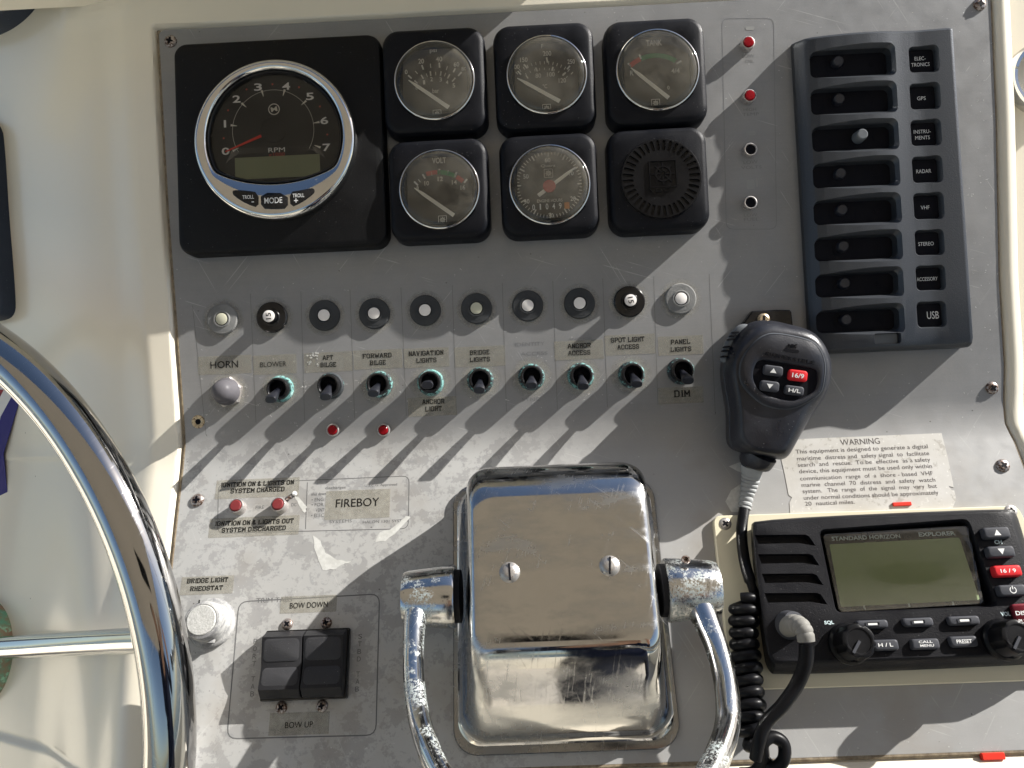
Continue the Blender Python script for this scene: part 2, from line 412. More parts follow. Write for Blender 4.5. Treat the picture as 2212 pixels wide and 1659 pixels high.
def face(bm, vs):
    try: return bm.faces.new(vs)
    except ValueError: return None
def rings(bm, rs, cap0=True, cap1=True, closed=True):
    vr = [[bm.verts.new(p) for p in r] for r in rs]
    n = len(vr[0])
    for a, b in zip(vr, vr[1:]):
        for i in range(n if closed else n-1):
            j = (i+1) % n
            face(bm, (a[i], a[j], b[j], b[i]))
    if cap0: face(bm, vr[0][::-1])
    if cap1: face(bm, vr[-1])
    return vr
def rrect(w_, h_, r, z, cx=0, cy=0, n=5):
    r = max(.01, min(r, w_/2-.001, h_/2-.001)); out = []
    for qx, qy, a0 in ((1, 1, 0), (-1, 1, 90), (-1, -1, 180), (1, -1, 270)):
        for i in range(n+1):
            a = R(a0 + 90*i/n)
            out.append(Vector((cx+qx*(w_/2-r)+r*math.cos(a), cy+qy*(h_/2-r)+r*math.sin(a), z)))
    return out
def slab(bm, w_, h_, r, prof, cx=0, cy=0, n=5, cap0=True, cap1=True):
    """rounded rectangle stacked through (inset, z) pairs"""
    rings(bm, [rrect(w_-2*i, h_-2*i, r-i*.8, z, cx, cy, n) for i, z in prof], cap0, cap1)
def circ(r, z, cx=0, cy=0, n=48, f=None):
    return [Vector((cx+(f(i) if f else 1)*r*math.cos(2*math.pi*i/n), cy+(f(i) if f else 1)*r*math.sin(2*math.pi*i/n), z)) for i in range(n)]
def lathe(bm, prof, cx=0, cy=0, n=48, cap0=True, cap1=True, fs=None):
    rings(bm, [circ(r, z, cx, cy, n, (fs[i] if fs else None)) for i, (r, z) in enumerate(prof)], cap0, cap1)
def catmull(pts, k=8):
    out = []
    n = len(pts)
    for i in range(n-1):
        p0, p1, p2, p3 = pts[max(0, i-1)], pts[i], pts[i+1], pts[min(n-1, i+2)]
        for j in range(k):
            t = j/k
            out.append(.5*((2*p1)+(p2-p0)*t+(2*p0-5*p1+4*p2-p3)*t*t+(3*p1-p0-3*p2+p3)*t*t*t))
    out.append(pts[-1].copy()); return out
def tube(bm, path, rad, n=14, cap=True):
    rad = rad if hasattr(rad, '__len__') else [rad]*len(path)
    d0 = (path[1]-path[0]).normalized()
    up = Vector((0, 0, 1)) if abs(d0.z) < .9 else Vector((1, 0, 0))
    a = d0.cross(up).normalized(); rs = []
    for i, p in enumerate(path):
        d = (path[min(i+1, len(path)-1)]-path[max(i-1, 0)]).normalized()
        a = (a - d*a.dot(d)).normalized(); b = d.cross(a)
        rs.append([p + (a*math.cos(2*math.pi*j/n)+b*math.sin(2*math.pi*j/n))*rad[i] for j in range(n)])
    rings(bm, rs, cap, cap)
def chaikin(pts, it=2):
    for _ in range(it):
        o = []
        for i in range(len(pts)):
            a, b = pts[i], pts[(i+1) % len(pts)]
            o += [a*.75+b*.25, a*.25+b*.75]
        pts = o
    return pts
def inset(pts, d):
    """shrink a closed outline by d mm along its normals"""
    n = len(pts); out = []
    ar = sum(pts[i].x*pts[(i+1) % n].y-pts[(i+1) % n].x*pts[i].y for i in range(n))
    sg = 1 if ar > 0 else -1
    for i in range(n):
        t = (pts[(i+1) % n]-pts[i-1]); t.z = 0; t.normalize()
        out.append(pts[i]+Vector((-t.y, t.x, 0))*d*sg)
    return out
def atz(pts, z): return [Vector((p.x, p.y, z)) for p in pts]
def arcstrip(bm, cx, cy, r0, r1, a0, a1, z, n=14):
    vs = []
    for i in range(n+1):
        a = R(a0+(a1-a0)*i/n)
        vs.append((bm.verts.new((cx+r0*math.cos(a), cy+r0*math.sin(a), z)), bm.verts.new((cx+r1*math.cos(a), cy+r1*math.sin(a), z))))
    for p, q in zip(vs, vs[1:]): face(bm, (p[0], p[1], q[1], q[0]))
def quadline(bm, a, b, w_, z):
    a = Vector((a[0], a[1], 0)); b = Vector((b[0], b[1], 0)); t = (b-a).normalized(); nn = Vector((-t.y, t.x, 0))*w_/2
    face(bm, [bm.verts.new(Vector((q.x, q.y, z))) for q in (a-nn, b-nn, b+nn, a+nn)])
def polyline(bm, pts, w_, z, closed=False):
    n = len(pts)
    L, Rr = [], []
    for i in range(n):
        if closed: t = pts[(i+1) % n]-pts[i-1]
        else: t = pts[min(i+1, n-1)]-pts[max(i-1, 0)]
        t.z = 0; t.normalize(); nn = Vector((-t.y, t.x, 0))*w_/2
        L.append(bm.verts.new(Vector((pts[i].x, pts[i].y, z))+nn)); Rr.append(bm.verts.new(Vector((pts[i].x, pts[i].y, z))-nn))
    for i in range(n if closed else n-1):
        j = (i+1) % n; face(bm, (L[i], Rr[i], Rr[j], L[j]))

# ---- lettering: the built-in sans, and a slab face drawn stroke by stroke
_tc = {}
def sans(text, bold=0.0, ext=0.0):
    k = (text, bold, ext)
    if k not in _tc:
        cu = bpy.data.curves.new('lettering', 'FONT'); cu.body = text; cu.resolution_u = 3
        cu.offset = bold; cu.extrude = ext; cu.size = 1
        o = bpy.data.objects.new('lettering', cu)
        me = bpy.data.meshes.new_from_object(o)
        vs = [v.co.copy() for v in me.vertices]; fs = [tuple(p.vertices) for p in me.polygons]
        bpy.data.objects.remove(o); bpy.data.curves.remove(cu); bpy.data.meshes.remove(me)
        _tc[k] = (vs, fs)
    return _tc[k]
G = {'A': ['0,0 1.7,6 2.3,6 4,0', '.8,2 3.2,2'], 'B': ['.6,0 .6,6', '0,6 3.2,6 4,5.3 4,3.8 3.3,3.1 .6,3.1', '3.3,3.1 4,2.4 4,.8 3.2,0 0,0'],
     'C': ['4,4.2 4,5 3.2,6 1,6 .2,5 .2,1 1,0 3.2,0 4,1 4,1.8'], 'D': ['.6,0 .6,6', '0,6 3,6 4,5 4,1 3,0 0,0'],
     'E': ['.6,0 .6,6', '0,6 3.8,6 3.8,4.8', '.6,3.1 2.8,3.1', '0,0 3.8,0 3.8,1.2'], 'F': ['.6,0 .6,6', '0,6 3.8,6 3.8,4.8', '.6,3.1 2.8,3.1', '0,0 1.5,0'],
     'G': ['4,4.4 4,5 3.2,6 1,6 .2,5 .2,1 1,0 3.2,0 4,1 4,2.8 2.4,2.8'], 'H': ['.6,0 .6,6', '3.5,0 3.5,6', '.6,3 3.5,3'],
     'I': ['1,0 1,6'], 'L': ['.6,0 .6,6', '0,0 3.8,0 3.8,1.6'], 'M': ['.5,0 .5,6 2.4,2 4.3,6 4.3,0'], 'N': ['.5,0 .5,6 3.6,0 3.6,6'],
     'O': ['1,0 3.1,0 4,1 4,5 3.1,6 1,6 .2,5 .2,1 1,0'], 'P': ['.6,0 .6,6', '0,6 3.2,6 4,5.3 4,3.6 3.2,2.8 .6,2.8'],
     'R': ['.6,0 .6,6', '0,6 3.2,6 4,5.3 4,3.9 3.2,3.1 .6,3.1', '2.4,3.1 3.8,0'], 'S': ['3.9,4.5 3.9,5 3.1,6 1,6 .2,5.1 .2,3.9 1,3.2 3.1,2.9 3.9,2.2 3.9,.9 3.1,0 1,0 .2,1 .2,1.5'],
     'T': ['2.1,0 2.1,6', '.1,4.7 .1,6 4.1,6 4.1,4.7'], 'U': ['.5,6 .5,1 1.3,0 2.9,0 3.7,1 3.7,6'], 'V': ['.3,6 1.9,0 2.3,0 3.9,6'],
     'W': ['.2,6 1.4,0 2.8,4.5 4.2,0 5.4,6'], 'Y': ['.3,6 2.1,3 3.9,6', '2.1,3 2.1,0'], 'X': ['.3,0 3.7,6', '.3,6 3.7,0'], 'K': ['.6,0 .6,6', '3.8,6 .8,3 3.8,0'],
     '&': ['3.6,1.8 2.6,0 1,0 .2,.9 .2,2.4 2.6,4.4 2.6,5.3 2,6 1.3,6 .7,5.3 .7,4.4 3.6,0']}
def slabface(text, th=1.14):
    vs, fs = [], []; x0 = 0; zi = 0
    def quad(ps, z):
        b = len(vs); vs.extend(Vector((p[0], p[1], z)) for p in ps); fs.append((b, b+1, b+2, b+3))
    for ch in text:
        if ch == ' ': x0 += 2.6; continue
        wmax = 0
        for st in G[ch]:
            P = [tuple(map(float, q.split(','))) for q in st.split()]
            wmax = max(wmax, max(p[0] for p in P))
            for i in range(len(P)-1):
                a, b = Vector(P[i]), Vector(P[i+1]); t = (b-a).normalized()
                e = t*th*.32; a2, b2 = a-e, b+e; nn = Vector((-t.y, t.x))*th/2
                zi += 1
                quad([(x0+q.x, q.y) for q in (a2-nn, b2-nn, b2+nn, a2+nn)], (zi % 7)*.02)
            for e, o_ in ((P[0], P[1]), (P[-1], P[-2])):
                if abs(e[1]-o_[1]) > 2.2 and e[1] in (0.0, 6.0):
                    zi += 1; s = th*.9; y = e[1]; t2 = th*.3
                    quad([(x0+e[0]-s, y-t2), (x0+e[0]+s, y-t2), (x0+e[0]+s, y+t2), (x0+e[0]-s, y+t2)], (zi % 7)*.02+.01)
        x0 += wmax+1.75
    return vs, fs
def put_text(bm, text, cx, cy, w_, h_, z, style='sans', rot=0.0, bold=0.0, ext=0.0):
    """write text into a box of w_ x h_ mm centred on cx,cy"""
    vs, fs = slabface(text) if style == 'slab' else sans(text, bold, ext)
    if not vs: return
    x0, x1 = min(v.x for v in vs), max(v.x for v in vs); y0, y1 = min(v.y for v in vs), max(v.y for v in vs)
    sx = w_/(x1-x0); sy = (h_/(y1-y0)) if h_ else sx
    sz = 1 if style == 'slab' else (1 if ext == 0 else sy)
    c, s = math.cos(rot), math.sin(rot); nv = []
    for v in vs:
        x = (v.x-(x0+x1)/2)*sx; y = (v.y-(y0+y1)/2)*sy
        nv.append(bm.verts.new((cx+x*c-y*s, cy+x*s+y*c, z+v.z*(.06 if style == 'slab' else sz))))
    for f_ in fs: face(bm, [nv[i] for i in f_])
def text_px(T, bm, text, px, py, wpx, hpx, h, **k):
    p = T.p(px, py, h); kx, ky = T.k(px, py, h)
    put_text(bm, text, p.x, p.y, wpx*kx, hpx*ky if hpx else 0, h-T.z0, **k)
def boolean(o, cutter):
    """cut in millimetres on unparented stand-ins, then scale back"""
    tmp = []
    for q in (o, cutter):
        m_ = q.data.copy(); m_.transform(Matrix.Scale(1/S, 4)); t_ = bpy.data.objects.new('tmp', m_); C.objects.link(t_); tmp.append(t_)
    md = tmp[0].modifiers.new('b', 'BOOLEAN'); md.operation = 'DIFFERENCE'; md.object = tmp[1]; md.solver = 'EXACT'; md.use_self = o.name.startswith('face')
    dg = bpy.context.evaluated_depsgraph_get(); dg.update()
    me = bpy.data.meshes.new_from_object(tmp[0].evaluated_get(dg)); me.name = o.name
    me.transform(Matrix.Scale(S, 4)); o.data = me
    for t_ in tmp: m_ = t_.data; bpy.data.objects.remove(t_); bpy.data.meshes.remove(m_)
    bpy.data.objects.remove(cutter)
    me.shade_smooth(); me.set_sharp_from_angle(angle=R(28))

# ================================================================== SETTING
# panel edges in the layout drawing
PL = [(352, 62), (340, 78), (341, 160), (365, 456), (373, 576), (397, 882), (400, 1003)]
PLL = [(400, 1003), (391, 1050), (391, 1060), (372, 1233), (360, 1400), (350, 1560), (344, 1690)]
def interp(pts, y):
    if y <= pts[0][1]: return pts[0][0]
    for a, b in zip(pts, pts[1:]):
        if y <= b[1]: return a[0]+(b[0]-a[0])*(y-a[1])/max(1e-6, b[1]-a[1])
    return pts[-1][0]
# in panel coordinates (mm): left edge, right edge
def U2(px, py): p = at(px, py); return p.x, p.y
def L2(px, py):
    p = at(px, py, 'L'); q = Matrix.Rotation(R(-BEND), 3, 'X') @ p + Vector((0, YB, 0)); return q.x, q.y, q.z
YT = at(1200, 21)[1]                          # top edge of panel
YTR = at(2100, -17)[1]
YBOT = L2(1950, 1629)[1]                      # bottom edge (upper-frame y)
def zp(y):                                    # height of the bent sheet over the upper frame
    t = math.tan(R(BEND)); r = 12
    d = YB - y
    if d < -r: return 0.0
    if d > r: return d*t
    return t*(d+r)**2/(4*r)
LE = [(YT, U2(343, 62)[0]), (U2(365, 456)[1], U2(365, 456)[0]), (U2(397, 882)[1], U2(397, 882)[0]), (U2(402, 960)[1], U2(402, 960)[0]),
      (YB-3, U2(402, 1003)[0])] + [(L2(x, y)[1], L2(x, y)[0]) for x, y in ((391, 1060), (372, 1233), (356, 1400), (345, 1560), (338, 1700))]
RE = [(YT, U2(2140, 0)[0]), (U2(2150, 250)[1], U2(2150, 250)[0]), (U2(2157, 600)[1], U2(2157, 600)[0]), (U2(2168, 785)[1], U2(2168, 785)[0]), (U2(2166, 915)[1], U2(2166, 915)[0]),
      (L2(2190, 955)[1], L2(2190, 955)[0]), (L2(2222, 1040)[1], L2(2222, 1040)[0]), (L2(2250, 1120)[1], L2(2250, 1120)[0]), (L2(2320, 1640)[1], L2(2320, 1640)[0])]
def fy(tab, y):
    if y >= tab[0][0]: return tab[0][1]
    for a, b in zip(tab, tab[1:]):
        if y >= b[0]: return a[1]+(b[1]-a[1])*(a[0]-y)/max(1e-6, a[0]-b[0])
    return tab[-1][1]
ys = [YT-.8*i for i in range(5)] + [YT-4-i*6 for i in range(1, 60)]
ys = [y for y in ys if y > YB+13] + [YB+13-i*1.3 for i in range(0, 21)] + []
y = ys[-1]-6
while y > YBOT+3: ys.append(y); y -= 6
ys.append(YBOT)
panel = bpy.data.objects.new('instrument_panel', None); C.objects.link(panel); panel.matrix_world = MU
tag(panel, 'bent grey weathered instrument panel that carries all the gauges and switches', 'instrument panel')
bm = bmesh.new(); top = []; NX = 40
for i, y in enumerate(ys):
    xl, xr = fy(LE, y), fy(RE, y)
    d = YT - y
    if d < 3.2: xl += 3.2-math.sqrt(max(0, 3.2**2-(3.2-d)**2))
    top.append([bm.verts.new((xl+(xr-xl)*j/NX, y, zp(y))) for j in range(NX+1)])
bot = [[bm.verts.new((v.co.x, v.co.y, v.co.z-2.2)) for v in r] for r in top]
for a, b, c_, d_ in zip(top, top[1:], bot, bot[1:]):
    for j in range(NX):
        face(bm, (a[j], b[j], b[j+1], a[j+1])); face(bm, (c_[j], c_[j+1], d_[j+1], d_[j]))
    face(bm, (a[0], c_[0], d_[0], b[0])); face(bm, (a[-1], b[-1], d_[-1], c_[-1]))
for j in range(NX):
    face(bm, (top[0][j], top[0][j+1], bot[0][j+1], bot[0][j])); face(bm, (top[-1][j], bot[-1][j], bot[-1][j+1], top[-1][j+1]))
add_obj('panel_sheet', bm, 'panel', panel, 35)

# moulded cream console round the panel: a height field in panel coordinates
OUTF = [(200, U2(130, 0)[0]), (U2(150, 500)[1], U2(150, 500)[0]), (U2(150, 1000)[1], U2(148, 1000)[0]), (U2(170, 1300)[1], U2(168, 1300)[0]), (U2(215, 1659)[1], U2(205, 1659)[0]), (-400, U2(210, 1659)[0])]
def smooth(t): t = max(0, min(1, t)); return t*t*(3-2*t)
def console_z(x, y):
    xl, xr = fy(LE, y), fy(RE, y)
    base = zp(y)
    f = fy(OUTF, y)
    # distance outside the recess rectangle
    lip = 2.2 if x < xl else .3 + 1.9*max(0, 1-(x-xl)/60)
    if x > xr: lip = .4
    if y < YBOT: lip = .3
    dx = max(xl-1.6-x, x-xr-1.2); dy = max(y-YT-1.0, YBOT-2.5-y)
    d = max(dx, dy) if (dx < 0 or dy < 0) else math.hypot(dx, dy)
    z = base - 3.0 + (lip+3.0)*smooth(d/2.2)
    if x < xl-1.6:
        z -= 5.5*smooth((xl-15-x)/24)                       # fall into the fold
        q = f+14-x
        z -= .52*(q if q > 60 else 12*math.log(1+math.exp(q/12)))
        if y < YB: z -= smooth((xl-8-x)/90)*zp(y)*.5
    if x > xr+1.2:
        e = x-xr-1.2
        z += 1.2*math.exp(-((e-5)/3.0)**2) - 16*smooth((e-9)/9)
    if y > YT+1.0 and x > fy(OUTF, y)-10:
        e = y-YT-1; z += 1.0*smooth((e-3)/14)*max(0, min(1, (150-x)/150))
    if y < YBOT-2.5:
        e = YBOT-2.5-y; z += 2.5*smooth(e/4)
    return z
def lin(a, b, st):
    n = max(1, round((b-a)/st)); return [a+(b-a)*i/n for i in range(n)]
xs = lin(-500, -420, 20)+lin(-420, -215, 4.0)+lin(-215, -180, 1.0)+lin(-180, 265, 9)+lin(265, 345, 1.2)+lin(345, 900, 40)+[900]
yy = lin(-330, YBOT-25, 12)+lin(YBOT-25, YBOT+4, 1.0)+lin(YBOT+4, YB-14, 6)+lin(YB-14, YB+14, 1.6)+lin(YB+14, YT-5, 7)+lin(YT-5, YT+20, .8)+lin(YT+20, 330, 12)+[330]
bm = bmesh.new()
gv = [[bm.verts.new((x, y, console_z(x, y))) for x in xs] for y in yy]
for a, b in zip(gv, gv[1:]):
    for j in range(len(xs)-1): face(bm, (a[j], a[j+1], b[j+1], b[j]))
o = add_obj('console_moulding', bm, 'cream', None, 60); o.matrix_world = MU
tag(o, 'cream fibreglass console moulding that surrounds the grey panel', None, None, 'structure')

# dirty caulk line round the panel
th = bpy.data.objects.new('caulk_bead', None); bpy.data.objects.remove(th)
bm = bmesh.new()
pth = [Vector((fy(LE, y)-.5, y, zp(y)-1.1)) for y in ys]
tube(bm, pth, 1.25, 8)
add_obj('caulk_bead', bm, 'caulk', panel, 40)
bm = bmesh.new()
tube(bm, [Vector((x, YBOT-1.0, zp(YBOT)-1.4)) for x in range(-210, 330, 12)], 1.7, 8)
add_obj('caulk_bead', bm, 'caulk', panel, 40)
bm = bmesh.new()
tube(bm, [Vector((fy(RE, y)+.4, y, zp(y)-1.4)) for y in ys], 1.0, 8)
add_obj('caulk_bead', bm, 'caulk', panel, 40)

# printed outlines on the panel
class PanelPen:
    def __init__(s, f): s.f = f; s.e = panel; s.z0 = 0
    def w(s, p):
        if s.f == 'L': return Matrix.Rotation(R(-BEND), 3, 'X') @ p + Vector((0, YB, 0))
        return p
def pen(f, draw, name, mat, h=.05):
    """draw into a bmesh in frame f, then seat it on the panel"""
    b = bmesh.new(); draw(b)
    if f == 'L':
        mt = Matrix.Translation((0, YB, 0)) @ Matrix.Rotation(R(-BEND), 4, 'X')
        bmesh.ops.transform(b, matrix=mt, verts=b.verts)
    o = add_obj(name, b, mat, panel, 0); return o
def rbox_px(f, pts, r, w_, z):
    P = [at(x, y, f) for x, y in pts]; out = []
    for i in range(4):
        a, b, c_ = P[i-1], P[i], P[(i+1) % 4]
        u, v = (a-b).normalized(), (c_-b).normalized()
        for t in (0, .25, .5, .75, 1):
            q = (b+u*r*(1-t)**2+v*r*t**2); out.append(q)
    return lambda bmx: polyline(bmx, out, w_, z, True)
pen('U', rbox_px('U', [c3(122, 118), c3(452, 118), c3(470, 1460), c3(150, 1460)], 4, .3, .06), 'printed_outline', 'faintink')
pen('L', rbox_px('L', [(516, 1300), (820, 1283), (812, 1588), (490, 1596)], 5, .6, .06), 'printed_outline', 'greyink')
pen('L', rbox_px('L', [(472, 1046), (884, 1028), (882, 1142), (470, 1152)], 4, .4, .06), 'printed_outline', 'greyink')
pen('L', lambda b: polyline(b, [at(664, 1042, 'L'), at(660, 1143, 'L')], .4, .06), 'printed_line', 'greyink')
xsep = [(416, 445), (541, 553), (650, 658), (756, 766), (866, 878), (977, 986), (1085, 1094), (1194, 1204), (1302, 1312), (1412, 1421), (1532, 1545)]
for i, (a, c_) in enumerate(xsep):
    y0 = 630-(a-416)*.043; y1 = 945-(c_-445)*.043
    pen('U', lambda b: polyline(b, [at(a, y0+(10 if i else 30)), at(c_, y1-6-(0 if i in (0, 10) else 22))], .22, .06), 'printed_line', 'greyink')
pen('U', lambda b: polyline(b, catmull([at(445, 938), at(455, 951), at(480, 955), at(1000, 934), at(1500, 911), at(1538, 904), at(1546, 890)], 6), .35, .06), 'printed_line', 'greyink')
def word(f, s_, x, y, w_, h_, k_):
    p = at(x, y, f); pen(f, lambda b: put_text(b, s_, p.x, p.y, w_*k_, h_*k_, .07), 'faded_lettering', 'faintink' if f == 'U' else 'greyink')
for s_, x, y, w_, h_ in (('LOW', 290, 355, 80, 20), ('OIL', 298, 390, 60, 20), ('HIGH', 300, 698, 80, 20), ('TEMP', 305, 728, 105, 20), ('LOW', 305, 1033, 90, 22),
                         ('VOLTS', 310, 1066, 130, 20), ('LOW', 305, 1370, 85, 20), ('FUEL', 310, 1398, 95, 20)):
    word('U', s_, *c3(x, y), w_, h_, .339*.268)
for s_, x, y, w_, h_ in (('IDENTITY', 860, 545, 210, 26), ('ACCESS', 890, 612, 190, 24), ('SYNC', 870, 935, 130, 26), ('ANCHOR', 1215, 508, 170, 16)):
    word('U', s_, *c5(x, y), w_, h_, .3064*.268)
for s_, x, y, w_, h_ in (('TRIM TABS', 1530, 722, 200, 26), ('discharges', 1872, 97, 120, 22), ('U.S.C.G. Approved', 2125, 82, 190, 20), ('shut down', 1778, 130, 85, 18), ('\u2022 ENG', 1772, 162, 70, 20), ('\u2022 FOR', 1772, 190, 70, 20),
                         ('VENT', 1785, 220, 50, 20), ('\u2022 ELEC', 1772, 250, 75, 20), ('SYSTEMS', 1900, 283, 130, 18), ('HALON 1301 SYSTEM', 2150, 283, 260, 16),
                         ('FIRE', 1450, 205, 50, 20), ('DC', 1640, 190, 30, 20)):
    word('L', s_, *c7(x, y), w_, h_, .3872*.25)
for x0_, y0_, tx in ((1425, 952, 'PORT TAB'), (2010, 925, 'STBD TAB')):
    for i, ch in enumerate(tx):
        if ch != ' ': word('L', ch, *c7(x0_-i*2.5, y0_+i*42), 20, 24, .1)
def pump(b):
    a = at(*c3(305, 1175)); slab(b, 4.6, 5.6, .6, [(0, .05), (0, .09)], a.x, a.y, 3)
    a = at(*c3(345, 1165)); slab(b, 1.0, 5.2, .4, [(0, .05), (0, .09)], a.x, a.y, 3)
    a = at(*c3(305, 850)); slab(b, 5.6, 2.6, .3, [(0, .05), (0, .09)], a.x, a.y, 3)
    a = at(*c3(300, 180)); slab(b, 5.0, 2.2, .8, [(0, .05), (0, .09)], a.x, a.y, 3)
m_pump = plastic('rubbed_pale_symbol', (.27, .27, .26), .6, .3, 900, .3)
pen('U', pump, 'faded_symbol', m_pump)
# pale flakes of peeled film
FL = [[(1745, 362), (1790, 395), (1815, 460), (1880, 500), (1962, 505), (1900, 530), (1860, 552), (1800, 555), (1775, 500), (1752, 430)],
      [(2230, 290), (2175, 330), (2120, 345), (2093, 400), (2150, 395), (2205, 350), (2290, 262), (2262, 255)],
      [(1640, 135), (1668, 150), (1715, 205), (1700, 235), (1672, 200), (1655, 165)]]
for P in FL:
    def dr(b, P=P):
        pts = []
        for i in range(len(P)):
            a, c_ = Vector(P[i]), Vector(P[(i+1) % len(P)])
            for t in (0, .33, .66):
                q = a+(c_-a)*t + (Vector((random.uniform(-5, 5), random.uniform(-5, 5))) if t else Vector((0, 0)))
                pts.append(at(*c7(q.x, q.y), 'L'))
        v0 = [b.verts.new(Vector((p.x, p.y, .10))) for p in pts]; face(b, v0)
    pen('L', dr, 'film_flake', 'flake')
for P in ([(255, 1320), (345, 1285), (338, 1362), (300, 1345)], [(232, 1552), (270, 1478), (335, 1435), (345, 1620), (272, 1622)], [(1450, 1), (1451, 2), (1452, 1)]):
    if P[0][0] > 1000: continue
    def dr(b, P=P):
        face(b, [b.verts.new(Vector((*at(*c6(x, y), 'L').xy, .12))) for x, y in P])
    pen('L', dr, 'film_flake', 'flake')
# salt crystals
bm = bmesh.new()
def grain(x, y, f, s_):
    p = at(x, y, f)
    if f == 'L': p = Matrix.Rotation(R(-BEND), 3, 'X') @ p + Vector((0, YB, 0))
    for _ in range(random.choice((1, 2, 3, 5))):
        q = p+Vector((random.gauss(0, s_*1.4), random.gauss(0, s_*.8), 0)); r = s_*random.uniform(.3, .7)
        vs = [bm.verts.new(q+Vector((r*random.uniform(.5, 1.4)*math.cos(a), r*random.uniform(.5, 1.4)*math.sin(a), 0))) for a in (0, 1.3, 2.5, 3.8, 5)]
        t = bm.verts.new(q+Vector((0, 0, r*.7)))
        for i in range(5): face(bm, (vs[i], vs[(i+1) % 5], t))
for _ in range(34): grain(random.uniform(420, 760), random.uniform(790, 960), 'U', .34)
for _ in range(110): grain(random.uniform(420, 1400), random.gauss(835, 40), 'U', .28)
for _ in range(50): grain(random.uniform(1100, 2140), random.uniform(15, 60), 'U', .2)
for _ in range(60): grain(random.uniform(400, 2150), random.uniform(60, 900), 'U', .16)
for _ in range(60): grain(random.uniform(2080, 2150), random.uniform(60, 900), 'U', .25)
for _ in range(70): grain(random.uniform(400, 950), random.uniform(970, 1620), 'L', .30)
for _ in range(30): grain(random.uniform(1700, 2200), random.uniform(1500, 1620), 'L', .26)
o = add_obj('salt_specks', bm, 'salt', panel, 0); o['kind'] = 'stuff'

# ------------------------------------------------------------------ screws
def phillips(T, mat, r, h, parent=None):
    """cross-head made of a domed disc with a sunk cross"""
    bm = bmesh.new(); lathe(bm, [(r, 0), (r, h*.25), (r*.86, h*.7), (r*.55, h*.95), (.3*r, h)], 0, 0, 28, True, True)
    T.add('screw_head', bm, mat, 40)
    bm = bmesh.new(); a = random.uniform(-.5, .9)
    for q in (0, math.pi/2):
        c, s = math.cos(a+q), math.sin(a+q); L_, W_ = r*.55, r*.13
        rr = [Vector((u*c-v*s, u*s+v*c, h+.05+(.01 if q else 0))) for u, v in ((-L_, -W_), (-L_*.4, -W_*1.5), (L_*.4, -W_*1.5), (L_, -W_), (L_, W_), (L_*.4, W_*1.5), (-L_*.4, W_*1.5), (-L_, W_))]
        rings(bm, [[Vector((p.x, p.y, h*.6)) for p in rr], rr])
    T.add('cross_slot', bm, 'voidblack', 0)
SC = [('U', 367, 88, 'screw', 'rusty cross-head screw in the top left corner of the panel', 3.7), ('U', 2118, 8, 'screw', 'brown cross-head screw at the top right corner of the panel', 3.7),
      ('U', 2145, 838, 'screw', 'dark cross-head screw on the right edge of the panel above the warning notice', 3.6),
      ('L', 2168, 1005, 'screw', 'brown cross-head screw to the right of the warning notice', 3.7),
      ('L', 425, 1080, 'screw', 'rusty screw on the left edge beside the ignition lights', 3.7),
      ('L', 620, 1348, 'screw', 'left screw above the black trim rocker switch', 3.0), ('L', 704, 1345, 'screw', 'right screw above the black trim rocker switch', 3.0),
      ('L', 607, 1528, 'screw', 'left screw below the black trim rocker switch', 3.0), ('L', 695, 1525, 'screw', 'right screw below the black trim rocker switch', 3.0)]
for f, x, y, m_, lb, r in SC:
    T = Thing('screw', lb, 'screw', f, x, y, 1, 'cross-head screws in the panel'); phillips(T, m_, r, 1.7)
T = Thing('screw_hole', 'empty countersunk screw hole at the left edge under the horn button', 'screw hole', 'U', 428, 911)
bm = bmesh.new(); lathe(bm, [(3.9, .02), (3.7, .35), (3.0, .5), (1.9, .25), (1.6, .1)], 0, 0, 26, False, False); T.add('countersunk_ring', bm, 'brass')
bm = bmesh.new(); lathe(bm, [(1.95, .06), (1.9, .12)], .3, 0, 18); T.add('hole', bm, 'voidblack')

# ------------------------------------------------------------------ tachometer
T = Thing('tachometer', 'large chrome rimmed tachometer with red needle on a square black plate', 'tachometer', 'U', 603, 308, 12)
P = [T.p(x, y, 12) for x, y in ((369, 96), (816, 74), (835, 531), (393, 540))]
w_, h_ = ((P[1]-P[0]).length+(P[2]-P[3]).length)/2, ((P[0]-P[3]).length+(P[1]-P[2]).length)/2
cxp, cyp = sum(p.x for p in P)/4, sum(p.y for p in P)/4
bm = bmesh.new(); slab(bm, w_+2, h_+2, 8, [(0, 0), (0, 7.5), (.25, 9.5), (1.0, 11.3), (2.4, 12)], cxp, cyp, 8); T.add('mounting_plate', bm, 'tachblack', 30)
c_ = T.p(*c1(1565, 795), 15); kx, ky = T.k(594, 302, 15); RO = 461*.3799*kx
OP = []                                            # dial opening: a circle with a flatter bottom
for i in range(72):
    a = 2*math.pi*i/72; x, y = 38.6*math.cos(a), 38.6*math.sin(a)
    if y < -18: 
        x *= 1-.10*((-18-y)/20.6)**1.2 + .0
        y = -18-(-18-y)*.42
    OP.append(Vector((x, y, 0)))
OPs = chaikin(OP, 1)
def ringpts(r, z, n): return [Vector((c_.x+r*math.cos(2*math.pi*i/n), c_.y+r*math.sin(2*math.pi*i/n), z)) for i in range(n)]
n_ = len(OPs)
